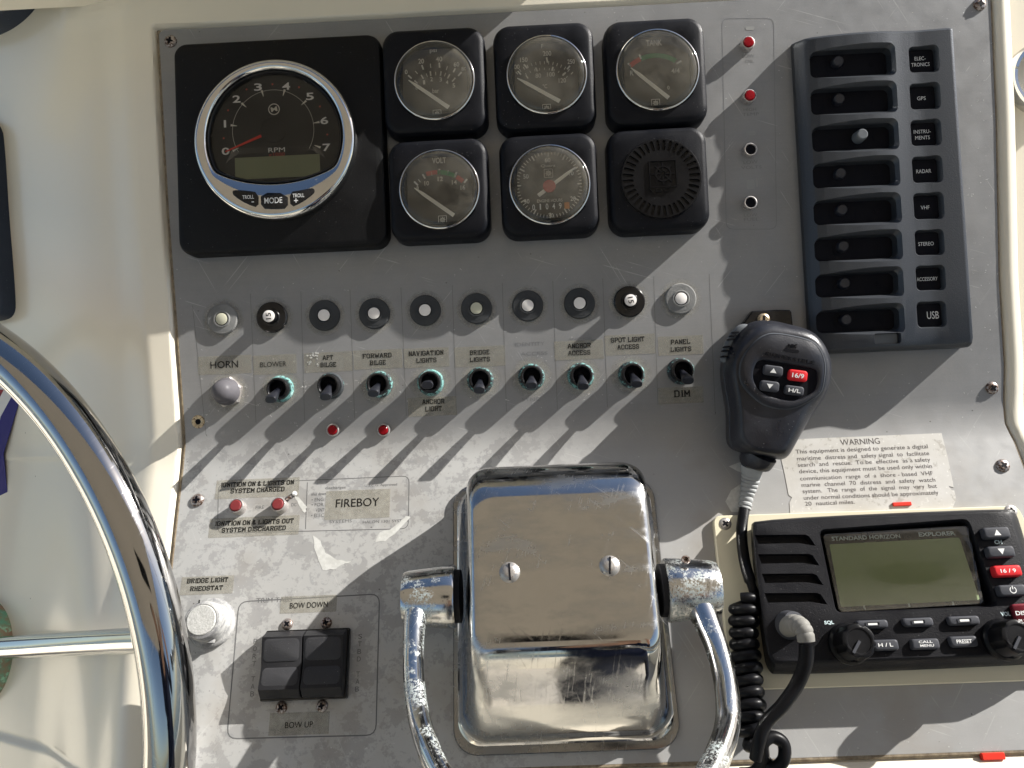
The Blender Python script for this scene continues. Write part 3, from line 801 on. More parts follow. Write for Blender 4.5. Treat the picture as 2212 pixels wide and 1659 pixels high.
# start the opening outline at angle 0
bm = bmesh.new()
ang = [math.atan2(p.y, p.x) for p in OPs]
outer = lambda r, z: [Vector((c_.x+r*math.cos(a), c_.y+r*math.sin(a), z)) for a in ang]
kk = ky*.3799
def opz(d, z): return [Vector((c_.x+p.x, c_.y+1.0+p.y, z)) for p in inset(OPs, d)]
rings(bm, [outer(RO, 11.5), outer(RO, 15), outer(RO-.8, 17.2), outer(RO-2.4, 18.6), outer(RO-4.2, 18.9), opz(-1.4, 18.2), opz(-.5, 17.3), opz(0, 15.2)], True, False)
T.add('chrome_bezel', bm, 'ringchrome', 50)
bm = bmesh.new(); rings(bm, [opz(.0, 15.4), opz(.3, 16.9), opz(.9, 17.1), opz(1.5, 16.2), opz(1.9, 14)], False, False); T.add('inner_gasket', bm, 'glossblack', 50)
bm = bmesh.new(); rings(bm, [opz(-.2, 12.3), opz(-.2, 12.5)]); T.add('dial', bm, 'tachdial', 0)
bm = bmesh.new(); lathe(bm, [(7.4, 12.5), (7.4, 12.9), (6.9, 13.1)], *T.p(*c1(1555, 738), 13).xy, 36); T.add('hub_cap', bm, 'tachdial', 30)
bm = bmesh.new()
for ch, x, y in (('0', 1283, 860), ('1', 1279, 704), ('2', 1345, 563), ('3', 1467, 495), ('4', 1627, 490), ('5', 1762, 548), ('6', 1844, 685), ('7', 1857, 838)):
    text_px(T, bm, ch, *c1(x, y), (13 if ch == '1' else 45)*.38, 42*.38, 12.6, bold=.02)
text_px(T, bm, 'RPM', *c1(1573, 852), 94*.38, 26*.38, 12.6)
T.add('lettering', bm, 'whiteink', 0)
bm = bmesh.new(); text_px(T, bm, 'x1000', *c1(1573, 878), 92*.38, 20*.38, 12.6)
for x, y in ((1272, 786), (1297, 627), (1402, 508), (1549, 479), (1700, 496), (1819, 605), (1861, 765)):
    p = T.p(*c1(x, y), 12.6); lathe(bm, [(.55, 12.55), (.5, 12.62)], p.x, p.y, 10)
T.add('red_marks', bm, 'redink', 0)
bm = bmesh.new(); pc = T.p(*c1(1553, 740), 12.6)
for x, y in ((1330, 714), (1387, 598), (1493, 531), (1614, 527), (1727, 585), (1798, 697), (1805, 832), (1340, 850)):
    p = T.p(*c1(x, y), 12.6); d = (pc-p).normalized(); a, b = p-d*1.9, p+d*1.9; nn = Vector((-d.y, d.x, 0))
    face(bm, [bm.verts.new(q) for q in (a-nn*.65, a+nn*.65, b+nn*.12, b-nn*.12)])
arcstrip(bm, pc.x, pc.y, 23.4, 23.6, -30, 210, 12.58, 40)
T.add('scale_marks', bm, 'dimwhite', 0)
bm = bmesh.new(); p = T.p(*c1(1558, 621), 12.6)
arcstrip(bm, p.x, p.y, 2.8, 3.35, 0, 360, 12.6, 28)
put_text(bm, 'M', p.x, p.y, 3.7, 2.7, 12.62, rot=.15, bold=.03)
T.add('emblem', bm, 'dimwhite', 0)
a, b = T.p(*c1(1485, 772), 13.4), T.p(*c1(1282, 862), 13.4); d = (b-a).normalized(); nn = Vector((-d.y, d.x, 0))
bm = bmesh.new(); rr = [a-nn*.8, a+nn*.8, b+nn*.35, b-nn*.35]; rings(bm, [[q+Vector((0, 0, -.3)) for q in rr], rr]); T.add('needle', bm, 'redplain', 0)
q = [T.p(*c1(x, y), 12.6) for x, y in ((1335, 897), (1818, 905), (1818, 1028), (1335, 1020))]
bm = bmesh.new(); slab(bm, q[1].x-q[0].x, q[0].y-q[3].y, .4, [(0, 12.5), (0, 12.7)], (q[0].x+q[1].x)/2, (q[0].y+q[3].y)/2-.2, 3); T.add('lcd_window', bm, 'lcd', 0)
bm = bmesh.new(); rings(bm, [opz(1.2, 15.2), opz(6, 15.7), opz(16, 16.1)], False, True); T.add('glass', bm, 'tachglass', 60)
# three keys in the chrome crescent
def keyshape(pts, h0, h1, name, lab, tx):
    P_ = [T.p(*c1(x, y), h1) for x, y in pts]; P_ = chaikin(P_, 1)
    bm = bmesh.new(); rings(bm, [atz(inset(P_, 0), h0), atz(inset(P_, .1), h1-.2), atz(inset(P_, .5), h1)]); k_ = T.add('key', bm, 'glossblack', 30)
    k_['label'] = lab
    bm = bmesh.new()
    for s_, x, y, ww, hh in tx: text_px(T, bm, s_, *c1(x, y), ww*.38, hh*.38, h1+.05, bold=.01)
    T.add('lettering', bm, 'whiteink', 0, k_)
keyshape([(1330, 1078), (1318, 1090), (1328, 1115), (1400, 1160), (1470, 1183), (1467, 1092), (1400, 1082)], 17.8, 19.2, 'k', 'left key marked TROLL minus', [('TROLL', 1411, 1120, 66, 22), ('-', 1437, 1148, 14, 0)])
keyshape([(1480, 1094), (1632, 1096), (1637, 1185), (1560, 1190), (1484, 1186)], 18, 19.4, 'k', 'middle key marked MODE', [('MODE', 1554, 1139, 102, 34)])
keyshape([(1645, 1090), (1710, 1080), (1775, 1066), (1790, 1078), (1785, 1100), (1720, 1150), (1650, 1182)], 17.8, 19.2, 'k', 'right key marked TROLL plus', [('TROLL', 1697, 1111, 66, 22), ('+', 1683, 1140, 24, 24)])

# ------------------------------------------------------------------ small square gauges
def wheel_logo(bm, x, y, s_, z, word=False):
    for a, b in (((-1, -1), (1, -1)), ((1, -1), (1, 1)), ((1, 1), (-1, 1)), ((-1, 1), (-1, -1))):
        quadline(bm, (x+a[0]*s_, y+a[1]*s_), (x+b[0]*s_, y+b[1]*s_), s_*.12, z)
    arcstrip(bm, x, y, s_*.42, s_*.56, 0, 360, z+.01, 20)
    for i in range(8):
        a = math.pi*i/4; quadline(bm, (x+.12*s_*math.cos(a), y+.12*s_*math.sin(a)), (x+.78*s_*math.cos(a), y+.78*s_*math.sin(a)), s_*.12, z+.02)
    if word: put_text(bm, 'VDO', x, y-s_*1.35, s_*1.9, s_*.45, z)
GH = 15.0
def gauge_base(name, label, ox, oy, gx, gy, gr, cat='gauge', lens=True):
    """ox=(l,r) oy=(t,b) outline and gx,gy,gr the round glass, in crop 2 units"""
    cx, cy = c2((ox[0]+ox[1])/2, (oy[0]+oy[1])/2)
    T = Thing(name, label, cat, 'U', *c2(gx, gy), GH, 'square black gauges in two rows')
    kx, ky = T.k(cx, cy, GH)
    w_ = (ox[1]-ox[0]-22)*.3799*kx; h_ = (oy[1]-oy[0]-22)*.3799*ky
    c0 = T.p(*c2((ox[0]+ox[1])/2, (oy[0]+oy[1])/2), GH-5)
    r = gr*.3799*kx
    T.r = r; T.c = c0
    bm = bmesh.new()
    # square body whose face dips into a round well
    n = 12
    def sq(i, z): return rrect(w_-2*i, h_-2*i, 9.5-i*.7, z, c0.x, c0.y, n)
    def rc(rad, z):
        out = []
        for p in sq(0, z):
            a = math.atan2(p.y, p.x); out.append(Vector((rad*math.cos(a), rad*math.sin(a), z)))
        return out
    rs = [sq(0, 0), sq(0, 8.5), sq(.35, 10.8), sq(1.2, 12.8), sq(2.4, 13.9), sq(3.8, 14.4)]
    if lens: rs += [rc(r+1.3, 14.6), rc(r+.9, 14.5), rc(r+.35, 13.4), rc(r-.2, 13.2)]
    rings(bm, rs, True, not lens)
    T.add('surround', bm, 'black', 24)
    if lens:
        bm = bmesh.new(); lathe(bm, [(r+.5, 12.9), (r+.45, 15.3), (r+.05, 16.0), (r-.5, 16.1), (r-.95, 15.6), (r-1.0, 13)], 0, 0, 64, False, False)
        T.add('rim', bm, 'chrome', 50)
        bm = bmesh.new(); lathe(bm, [(r-.2, 12.6), (r-.2, 12.8)], 0, 0, 48); T.add('dial', bm, 'dial', 0)
        bm = bmesh.new(); lathe(bm, [(r-.9, 15.7), (r-2.2, 16.7), (r-4.5, 17.4), (r*.5, 17.9), (r*.15, 18.0)], 0, 0, 64, False, True); T.add('glass', bm, 'glass', 60)
    return T
ZD = 12.9
def ticks(T, lst, mat='dimwhite'):
    bm = bmesh.new()
    for (x0, y0, x1, y1, w_) in lst:
        a, b = T.p(*c2(x0, y0), ZD), T.p(*c2(x1, y1), ZD); quadline(bm, a, b, w_, ZD)
    T.add('scale_marks', bm, mat, 0)
def letters(T, lst, mat='dimwhite', logo=None, bold=.012):
    bm = bmesh.new()
    for s_, x, y, w_, h_ in lst: text_px(T, bm, s_, *c2(x, y), w_*.38, h_*.38, ZD, bold=bold)
    if logo:
        p = T.p(*c2(logo[0], logo[1]), ZD); wheel_logo(bm, p.x, p.y, logo[2]*.38*.262, ZD, logo[3])
    T.add('lettering', bm, mat, 0)
def needle(T, x0, y0, x1, y1, w0, w1, ztop=14.4):
    a, b = T.p(*c2(x0, y0), ztop), T.p(*c2(x1, y1), ztop); d = b-a; L_ = d.length; d.normalize(); nn = Vector((-d.y, d.x, 0))
    a1 = a+d*L_*.78
    rr = [a-nn*w0/2, a1-nn*w0*.42, b-nn*w1/2, b+nn*w1/2, a1+nn*w0*.42, a+nn*w0/2]
    bm = bmesh.new(); rings(bm, [[q-Vector((0, 0, .4)) for q in rr], rr]); T.add('needle', bm, 'needle', 0)
def fan(cx, cy, r0, r1, a): return (cx+r0*math.cos(R(a)), cy-r0*math.sin(R(a)), cx+r1*math.cos(R(a)), cy-r1*math.sin(R(a)))

T = gauge_base('oil_pressure_gauge', 'square black oil pressure gauge marked psi and bar next to the tachometer', (25, 640), (155, 783), 330, 458, 226)
letters(T, [('psi', 323, 289, 40, 30), ('20', 254, 348, 32, 28), ('40', 356, 336, 36, 28), ('60', 455, 366, 32, 26), ('80', 497, 391, 28, 22), ('0', 169, 409, 15, 26), ('1', 271, 468, 12, 24), ('2', 313, 450, 15, 24),
            ('3', 365, 452, 15, 24), ('4', 401, 468, 15, 22), ('5', 440, 486, 15, 24), ('0', 228, 500, 13, 20), ('bar', 337, 516, 38, 26)], logo=(345, 648, 23, False))
ticks(T, [(258, 370, 267, 396, .9), (357, 356, 359, 385, .9), (448, 388, 437, 411, .9), (484, 410, 464, 432, .9), (180, 428, 200, 446, .9), (220, 404, 234, 420, .45), (306, 362, 309, 386, .45), (404, 376, 397, 398, .45),
          (254, 425, 267, 448, .8), (306, 405, 309, 432, .8), (368, 405, 363, 432, .8), (417, 422, 404, 446, .8), (449, 442, 430, 464, .8), (216, 458, 234, 474, .8), (283, 418, 290, 438, .4), (336, 408, 338, 428, .4), (394, 414, 386, 434, .4)])
needle(T, 410, 610, 182, 455, 2.3, .4)
T = gauge_base('water_temperature_gauge', 'square black temperature gauge marked 100 to 250 in the middle of the top row', (657, 1257), (127, 760), 968, 425, 226)
letters(T, [('F', 943, 262, 14, 24), ('200', 970, 304, 48, 28), ('150', 838, 340, 42, 26), ('100', 793, 380, 42, 26), ('250', 1107, 350, 42, 26), ('80', 920, 430, 32, 26), ('100', 992, 423, 44, 26), ('120', 1057, 457, 42, 26), ('°C', 958, 490, 26, 24)], logo=(968, 616, 23, False))
ticks(T, [(967, 326, 973, 356, .9), (838, 366, 858, 388, .9), (803, 404, 822, 424, .9), (1100, 374, 1084, 394, .9), (905, 384, 915, 406, .9), (1004, 380, 998, 402, .9), (1076, 412, 1058, 430, .9), (850, 428, 862, 446, .6)]
      + [(*fan(955, 590, 243, 225, a), .4) for a in range(48, 135, 6)] + [(*fan(955, 590, 205, 192, a), .35) for a in range(50, 130, 8)])
needle(T, 1042, 575, 800, 443, 2.3, .4)
T = gauge_base('fuel_gauge', 'square black TANK gauge with green arc at the right end of the top row', (1285, 1886), (102, 735), 1598, 398, 234)
letters(T, [('TANK', 1578, 243, 90, 34), ('R', 1452, 415, 20, 28), ('4/4', 1700, 402, 48, 28), ('0', 1660, 498, 14, 22)], logo=(1588, 587, 23, False), bold=.02)
cc = T.p(*c2(1590, 520), ZD); kk2 = .38*T.k(*c2(1590, 400), ZD)[0]
for a0, a1, m_ in ((55, 111, 'greenink'), (113, 132, 'redink')):
    bm = bmesh.new(); arcstrip(bm, cc.x, cc.y, 195*kk2, 222*kk2, a0, a1, ZD, 18); T.add('coloured_arc', bm, m_, 0)
ticks(T, [(1430, 360, 1450, 376, 1.0), (1494, 310, 1506, 334, 1.0), (1706, 362, 1734, 346, 1.0)])
needle(T, 1662, 556, 1446, 384, 2.3, .4)
T = gauge_base('voltmeter', 'square black VOLT gauge at the left end of the lower row', (60, 656), (782, 1384), 358, 1076, 226)
letters(T, [('VOLT', 356, 912, 80, 34), ('10', 286, 1042, 26, 26), ('12', 363, 1017, 30, 26), ('14', 443, 1036, 28, 26), ('16', 491, 1066, 26, 26), ('8', 234, 1070, 13, 24)], logo=(376, 1250, 23, True), bold=.02)
cc = T.p(*c2(350, 1190), ZD); kk2 = .38*T.k(*c2(350, 1076), ZD)[0]
for a0, a1, m_ in ((62, 90, 'greenink'), (91, 108, 'redink'), (48, 60, 'redink')):
    bm = bmesh.new(); arcstrip(bm, cc.x, cc.y, 200*kk2, 225*kk2, a0-2, a1-2, ZD, 14); T.add('coloured_arc', bm, m_, 0)
ticks(T, [(262, 990, 277, 1016, 1.0), (358, 960, 360, 990, 1.0), (456, 978, 444, 1008, 1.0), (515, 1018, 498, 1040, 1.0), (214, 1032, 236, 1054, 1.0), (238, 1020, 250, 1036, .4), (310, 976, 316, 998, .4), (408, 968, 405, 990, .4)])
needle(T, 440, 1224, 215, 1068, 2.3, .4)
T = gauge_base('engine_hour_meter', 'square black engine hours clock with red hub in the middle of the lower row', (690, 1274), (752, 1356), 985, 1050, 228)
letters(T, [('60', 973, 910, 32, 26), ('50', 850, 1003, 30, 26), ('40', 854, 1145, 32, 26), ('30', 992, 1225, 30, 24), ('20', 1118, 1129, 30, 26), ('10', 1108, 985, 26, 24), ('Quarz', 976, 943, 84, 18), ('ENGINE HOURS', 986, 1140, 144, 18)], logo=(978, 985, 24, False))
letters(T, [('0', 894, 1179, 15, 34), ('1', 932, 1176, 8, 34), ('0', 970, 1174, 15, 34), ('4', 1008, 1172, 16, 34), ('9', 1045, 1170, 15, 34)], 'whiteink')
ticks(T, [(*fan(983, 1050, 190, 172 if a % 30 else 160, a+2), .75 if a % 30 == 0 else .4) for a in range(0, 360, 6)])
bm = bmesh.new(); p = T.p(*c2(1083, 1168), 13); slab(bm, 2.9, 3.7, .3, [(0, 12.8), (0, 13.1)], p.x, p.y, 3)
m_or = plastic('orange_wheel', (.55, .22, .06), .5, .1, 900, .3); T.add('tenths_wheel', bm, m_or, 0)
needle(T, 920, 1112, 1132, 950, 2.2, .5)
p = T.p(*c2(983, 1058), 15); bm = bmesh.new(); lathe(bm, [(3.6, 14.2), (3.6, 15.0), (3.0, 15.3)], p.x, p.y, 24); m_hub = plastic('salmon_red_hub', (.50, .09, .07), .5, .1, 900, .5); T.add('hub', bm, m_hub, 30)
# buzzer / horn grille
T = gauge_base('warning_buzzer', 'square black warning buzzer with ring of slots and embossed ship wheel', (1302, 1898), (718, 1332), 1618, 1015, 228, 'buzzer', lens=False)
r = T.r
bm = bmesh.new(); lathe(bm, [(r+.4, 14.0), (r+.4, 15.2), (r, 15.9), (r*.97, 16.0), (r*.96, 16.0)], 0, 0, 64); gr = T.add('grille_disc', bm, 'grille', 30)
bm = bmesh.new()
for i in range(36):
    a = 2*math.pi*i/36+.05; c, s = math.cos(a), math.sin(a)
    rr = rrect(6.0, 1.75, .8, 0, 0, 0, 3)
    P_ = [Vector(((r*.83+p.x)*c-p.y*s, (r*.83+p.x)*s+p.y*c, 0)) for p in rr]
    rings(bm, [atz(P_, 14.9), atz(P_, 20)])
cut = add_obj('cut', bm, 'black', T.e, 0); boolean(gr, cut)
bm = bmesh.new(); p = T.p(*c2(1630, 987), 16.5)
for s_ in (8.6, ):
    rings(bm, [rrect(16.4*.95, 16.4*.95, .6, 16.1, p.x, p.y, 3), rrect(16.2*.95, 16.2*.95, .5, 16.7, p.x, p.y, 3), rrect(15.2*.95, 15.2*.95, .4, 16.7, p.x, p.y, 3), rrect(15*.95, 15*.95, .4, 16.1, p.x, p.y, 3)], False, False)
bm2 = bm
def seg3(bm, a, b, w_, z0, z1):
    a = Vector((a[0], a[1], 0)); b = Vector((b[0], b[1], 0)); t = (b-a).normalized(); nn = Vector((-t.y, t.x, 0))*w_/2
    q = [a-nn, b-nn, b+nn, a+nn]; rings(bm, [atz(q, z0), atz([v*.999+((a+b)/2)*.001 for v in q], z1)])
for i in range(8):
    a = math.pi*i/4; seg3(bm, (p.x+1.2*math.cos(a), p.y+1.2*math.sin(a)), (p.x+6.4*math.cos(a), p.y+6.4*math.sin(a)), .8, 16.1, 16.75+.01*i)
lathe(bm, [(4.6, 16.1), (4.6, 16.9), (3.7, 16.9), (3.7, 16.1)], p.x, p.y, 28, False, False)
p2 = T.p(*c2(1612, 1080), 16.3); put_text(bm, 'VDO', p2.x, p2.y, 12, 2.4, 16.35, ext=.12, bold=.005)
T.add('embossed_wheel', bm, 'grille', 30)

# ------------------------------------------------------------------ indicator lamps
def indicator(f, x, y, label, kind, r=3.9, h=4.5, grp='small round indicator lamps'):
    T = Thing('indicator_lamp', label, 'indicator light', f, x, y, h, grp)
    bm = bmesh.new(); lathe(bm, [(r, 0), (r, h-.6), (r-.25, h-.1), (r-.6, h), (r-.95, h-.5), (r-1.0, .6 if kind == 'empty' else h-1.2)], 0, 0, 30, True, False)
    T.add('bezel', bm, 'ledring', 40)
    bm = bmesh.new()
    if kind == 'empty':
        lathe(bm, [(r-.95, h-.9), (r-1.3, h-1.4), (1.0, 1.0)], 0, 0, 24); T.add('socket', bm, 'voidblack')
        bm = bmesh.new(); lathe(bm, [(.7, 1.2), (.6, 2.6), (.3, 2.9)], 0, -.3, 12); T.add('contact_pin', bm, 'ledring')
    else:
        lathe(bm, [(r-.9, h-1.3), (r-1.0, h+.2), (r-1.5, h+.7), (.4, h+.8)], 0, 0, 24); T.add('lens', bm, 'redpale' if kind == 'pale' else 'red')
indicator('U', 1617, 91, 'bright red lamp at the top of the warning light column, in the sun', 'red')
indicator('U', 1620, 206, 'dark red lamp second from top of the column, in the shade', 'red')
indicator('U', 1622, 322, 'empty black lamp socket above the word LOW VOLTS', 'empty')
indicator('U', 1622, 437, 'empty black lamp socket under the fuel pump symbol, lowest of the column', 'empty')
indicator('U', 718, 929, 'red lamp below the AFT BILGE switch', 'red', 3.7, 3)
indicator('U', 828, 929, 'red lamp below the FORWARD BILGE switch', 'red', 3.7, 3)
indicator('L', 509, 1092, 'faded red lamp on the left between the two IGNITION labels', 'pale', 4.2, 6)
indicator('L', 600, 1089, 'faded red lamp on the right between the two IGNITION labels', 'pale', 4.2, 6)
T = Thing('burnt_bulb', 'small broken bulb stub with white tip beside the ignition lamps', 'bulb', 'L', 630, 1074, 1)
bm = bmesh.new(); tube(bm, [T.p(618, 1078, 1), T.p(624, 1075, 1.6), T.p(630, 1073, 1.7)], [.9, 1.2, .8], 10); T.add('burnt_base', bm, 'screw')
bm = bmesh.new(); lathe(bm, [(1.3, .2), (1.4, 1.2), (.8, 2.2)], *T.p(636, 1066, 1).xy, 14); T.add('white_tip', bm, 'salt')

# ------------------------------------------------------------------ circuit breakers
BR = [(479, 689, 'old', 'tan', 'HORN, bleached grey with crusted edge, leftmost of the breakers'), (586, 685, 'pop', 'w', 'BLOWER, glossy black with popped button marked 15'),
      (700, 681, 'mid', 'w', 'AFT BILGE label'), (808, 677, 'mid', 'w', 'FORWARD BILGE label'), (918, 670, 'mid', 'w', 'NAVIGATION LIGHTS label'), (1029, 666, 'mid', 'tan', 'BRIDGE LIGHTS label, with a yellowed button'),
      (1140, 660, 'mid', 'w', 'blank label space between bridge lights and anchor access'), (1252, 655, 'mid', 'w', 'ANCHOR ACCESS label'), (1360, 651, 'pop', 'w', 'SPOT LIGHT ACCESS label, glossy black with popped button marked 15'),
      (1471, 645, 'old', 'w', 'PANEL LIGHTS label, pale grey, rightmost of the breakers')]
for i, (x, y, kd, bt, lb) in enumerate(BR):
    T = Thing('circuit_breaker', 'round push breaker above the '+lb, 'circuit breaker', 'U', x, y, 2, 'row of ten round circuit breakers')
    r = 8.9
    body = {'old': 'oldgrey', 'mid': 'midgrey', 'pop': 'glossblack'}[kd]
    bm = bmesh.new(); kn = lambda j: 1.0+(.022 if j % 2 else 0)
    lathe(bm, [(r, 0), (r, 1.3), (r-.6, 1.9), (r-3.9, 2.1), (r-4.3, 2.6), (r-4.9, 2.6), (r-5.1, 1.4)], 0, 0, 96, True, False, [kn, kn, kn, None, None, None, None])
    T.add('knurled_collar', bm, body, 40)
    bm = bmesh.new(); put_text(bm, 'PRESS', 0, -6.6, 5.2, 1.1, 1.97, ext=.03); put_text(bm, 'TO RESET', 0, 6.4, 6.5, 1.1, 1.97, ext=.03)
    T.add('embossed_lettering', bm, body, 0)
    hb = 6.5 if kd == 'pop' else 2.3
    bm = bmesh.new(); lathe(bm, [(3.75, .6), (3.7, hb-.6), (3.5, hb-.1), (3.0, hb)], 0, 0, 32); T.add('button', bm, 'glossblack' if kd == 'pop' else 'voidblack')
    bm = bmesh.new(); lathe(bm, [(3.45, hb-.2), (3.4, hb+.25), (3.1, hb+.4)], 0, 0, 32); T.add('button_face', bm, 'whiteplastic' if bt == 'w' else 'tanplastic')
    if kd == 'pop':
        bm = bmesh.new(); put_text(bm, '15', 0, 0, 3.7, 3.0, hb+.45, rot=R(92 if i == 1 else -80), bold=.015); T.add('lettering', bm, 'ink', 0)
    bm = bmesh.new(); lathe(bm, [(14 if kd != 'mid' else 12, .03), (r-.5, .035)], 0, 0, 40, False, False)
    T.add('corrosion_bloom', bm, 'halo', 0)

# ------------------------------------------------------------------ toggle switches
TG = [(603, 840, 584, 864, 1.0, 'BLOWER label, thick verdigris round the nut', 15, 0), (712, 833, 703, 858, .15, 'AFT BILGE label', 15, 1), (818, 830, 806, 850, .7, 'FORWARD BILGE label', 15, 2),
      (929, 826, 923, 832, 1.0, 'NAVIGATION LIGHTS label, lever centred and green crust all round', 15, 3), (1037, 821, 1035, 843, .6, 'BRIDGE LIGHTS label', 15, 4), (1148, 814, 1148, 833, .6, 'blank label space left of anchor access', 15, 5),
      (1255, 812, 1260, 835, .8, 'ANCHOR ACCESS label', 15, 6), (1365, 809, 1376, 830, .7, 'SPOT LIGHT ACCESS label', 15, 7), (1472, 801, 1487, 823, .4, 'PANEL LIGHTS label above DIM', 15, 8)]
def mk_nut(v):
    n = NM('crusted_switch_nut'); a = n.noise(600, 4, .7); b = n.noise(150, 3)
    c = n.mix(n.step(a, .62-.2*v, .72-.2*v), (.03, .035, .04), (.17, .38, .36))
    c = n.mix(n.step(b, .75-.17*v, .85-.17*v), c, (.48, .70, .68))
    n.bump(a, .8, .0004); return n.set(c, .7, 0)
for x, y, tx, ty, v, lb, ln, i in TG:
    T = Thing('toggle_switch', 'black bat toggle switch under the '+lb, 'toggle switch', 'U', x, y, 3, 'row of nine toggle switches')
    nm = mk_nut(v)
    kn = lambda j: 1.0+(.035 if j % 2 else 0)
    bm = bmesh.new(); lathe(bm, [(7.6, 0), (7.5, 1.6), (6.9, 2.3), (6.0, 2.3)], 0, 0, 84, True, False, [kn, kn, None, None]); T.add('knurled_nut', bm, nm, 40)
    bm = bmesh.new(); lathe(bm, [(6.3, .5), (6.3, 6.6), (5.9, 7.4), (5.3, 7.5), (4.7, 6.8), (4.2, 2.4)], 0, 0, 40, True, False); T.add('collar', bm, 'glossblack', 40)
    bm = bmesh.new(); lathe(bm, [(4.4, 2.3), (4.0, 2.5)], 0, 0, 30); T.add('dark_well', bm, 'voidblack')
    tip = T.p(tx, ty, 22.0); base = Vector((0, 0, 2.5))
    d = (tip-base).normalized(); side = Vector((1, 0, 0)); side = (side-d*side.dot(d)).normalized(); nrm = d.cross(side)
    L_ = (tip-base).length; rs = []
    for t, a, b in ((0, 1.4, 1.4), (.2, 1.5, 1.5), (.5, 2.2, 2.0), (.8, 3.0, 2.3), (.96, 3.2, 2.3), (1.0, 2.9, 1.8)):
        rs.append([base+d*L_*t+side*a*math.copysign(abs(math.cos(q))**.75, math.cos(q))+nrm*b*math.copysign(abs(math.sin(q))**.8, math.sin(q)) for q in [2*math.pi*j/20 for j in range(20)]])
    bm = bmesh.new(); rings(bm, rs); T.add('lever', bm, 'micblack', 50)
    if v > .5:
        bm = bmesh.new(); lathe(bm, [(12.5, .03), (7, .035)], 0, 0, 36, False, False); T.add('corrosion_bloom', bm, 'halo', 0)
# horn push
T = Thing('horn_button', 'grey rubber domed horn push with a hexagonal nut under the HORN label', 'push button', 'U', *c4(500, 882), 1)
bm = bmesh.new(); rings(bm, [[Vector((9.0*k_*math.cos(R(60*i+15)), 9.0*k_*math.sin(R(60*i+15)), z)) for i in range(6)] for k_, z in ((1, 0), (1, 3.0), (.93, 3.6))]); T.add('hex_nut', bm, 'ledring', 20)
bm = bmesh.new(); lathe(bm, [(8.0, 3.2), (7.9, 4.2), (6.9, 5.2), (6.6, 8), (6.1, 10.4), (4.9, 12.6), (3.0, 14), (1.0, 14.5)], 0, 0, 40); T.add('rubber_dome', bm, 'boot', 60)
bm = bmesh.new(); lathe(bm, [(12.5, .03), (8, .035)], 0, 0, 36, False, False); T.add('corrosion_bloom', bm, 'halo', 0)

# ------------------------------------------------------------------ tape labels
def label(f, conv, box, lines, lb, style='slab', sc=.3064, extra=0.0, tapemat='tape'):
    cx, cy = conv((box[0]+box[2])/2, (box[1]+box[3])/2)
    T = Thing('tape_label', lb, 'label', f, cx, cy, 0, 'printed tape labels on the panel')
    kx, ky = T.k(cx, cy)
    bm = bmesh.new(); slab(bm, (box[2]-box[0])*sc*kx, (box[3]-box[1])*sc*ky, .3, [(0, .05), (0, .14)], 0, 0, 2)
    T.add('tape', bm, tapemat, 0)
    bm = bmesh.new()
    for s_, x, y, w_, h_ in lines: text_px(T, bm, s_, *conv(x, y), w_*sc, h_*sc, .2, style=style)
    T.add('lettering', bm, 'ink', 0)
    return T
label('U', c4, (292, 628, 668, 757), [('HORN', 475, 690, 195, 50)], 'yellowed tape label reading HORN above the rubber push', 'sans')
label('U', c4, (680, 622, 985, 757), [('BLOWER', 820, 688, 185, 36)], 'yellowed tape label reading BLOWER', 'sans')
Ta = label('U', c4, (1040, 603, 1378, 742), [('AFT', 1205, 641, 75, 32), ('BILGE', 1208, 691, 112, 34)], 'tape label reading AFT BILGE with a shiny scuffed left end')
bm = bmesh.new(); random.seed(9)
for _ in range(26):
    p = Ta.p(*c4(random.uniform(1050, 1140), random.uniform(608, 700)), 0); a0 = random.uniform(0, 6)
    face(bm, [bm.verts.new(Vector((p.x+random.uniform(.3, 1.0)*math.cos(a0+k_*1.3), p.y+random.uniform(.3, .9)*math.sin(a0+k_*1.3), .22+.003*_+k_*.05))) for k_ in range(4)])
Ta.add('scuffed_foil', bm, 'flake', 0)
label('U', c4, (1386, 585, 1732, 720), [('FORWARD', 1552, 627, 205, 34), ('BILGE', 1557, 676, 112, 34)], 'tape label reading FORWARD BILGE')
label('U', c4, (1742, 573, 2060, 710), [('NAVIGATION', 1898, 609, 248, 36), ('LIGHTS', 1900, 660, 143, 34)], 'tape label reading NAVIGATION LIGHTS')
label('U', c5, (330, 562, 685, 704), [('BRIDGE', 506, 604, 138, 34), ('LIGHTS', 508, 654, 143, 34)], 'tape label reading BRIDGE LIGHTS')
label('U', c5, (1034, 520, 1380, 655), [('ANCHOR', 1208, 557, 165, 34), ('ACCESS', 1208, 607, 158, 34)], 'tape label reading ANCHOR ACCESS')
label('U', c5, (1388, 478, 1742, 620), [('SPOT LIGHT', 1549, 514, 238, 36), ('ACCESS', 1553, 565, 155, 34)], 'tape label reading SPOT LIGHT ACCESS')
label('U', c5, (1765, 488, 2082, 622), [('PANEL', 1922, 529, 137, 34), ('LIGHTS', 1925, 581, 147, 34)], 'tape label reading PANEL LIGHTS')
label('U', c5, (1765, 850, 2082, 965), [('DIM', 1934, 895, 118, 50)], 'tape label reading DIM in heavy letters')
label('U', c4, (1770, 920, 2112, 1052), [('ANCHOR', 1948, 951, 160, 36), ('LIGHT', 1950, 1002, 118, 36)], 'tape label reading ANCHOR LIGHT under the navigation switch')
label('L', c7, (1205, 46, 1668, 150), [('IGNITION ON & LIGHTS ON', 1438, 72, 405, 27), ('SYSTEM CHARGED', 1437, 108, 300, 27)], 'tape label reading IGNITION ON & LIGHTS ON SYSTEM CHARGED', sc=.3872)
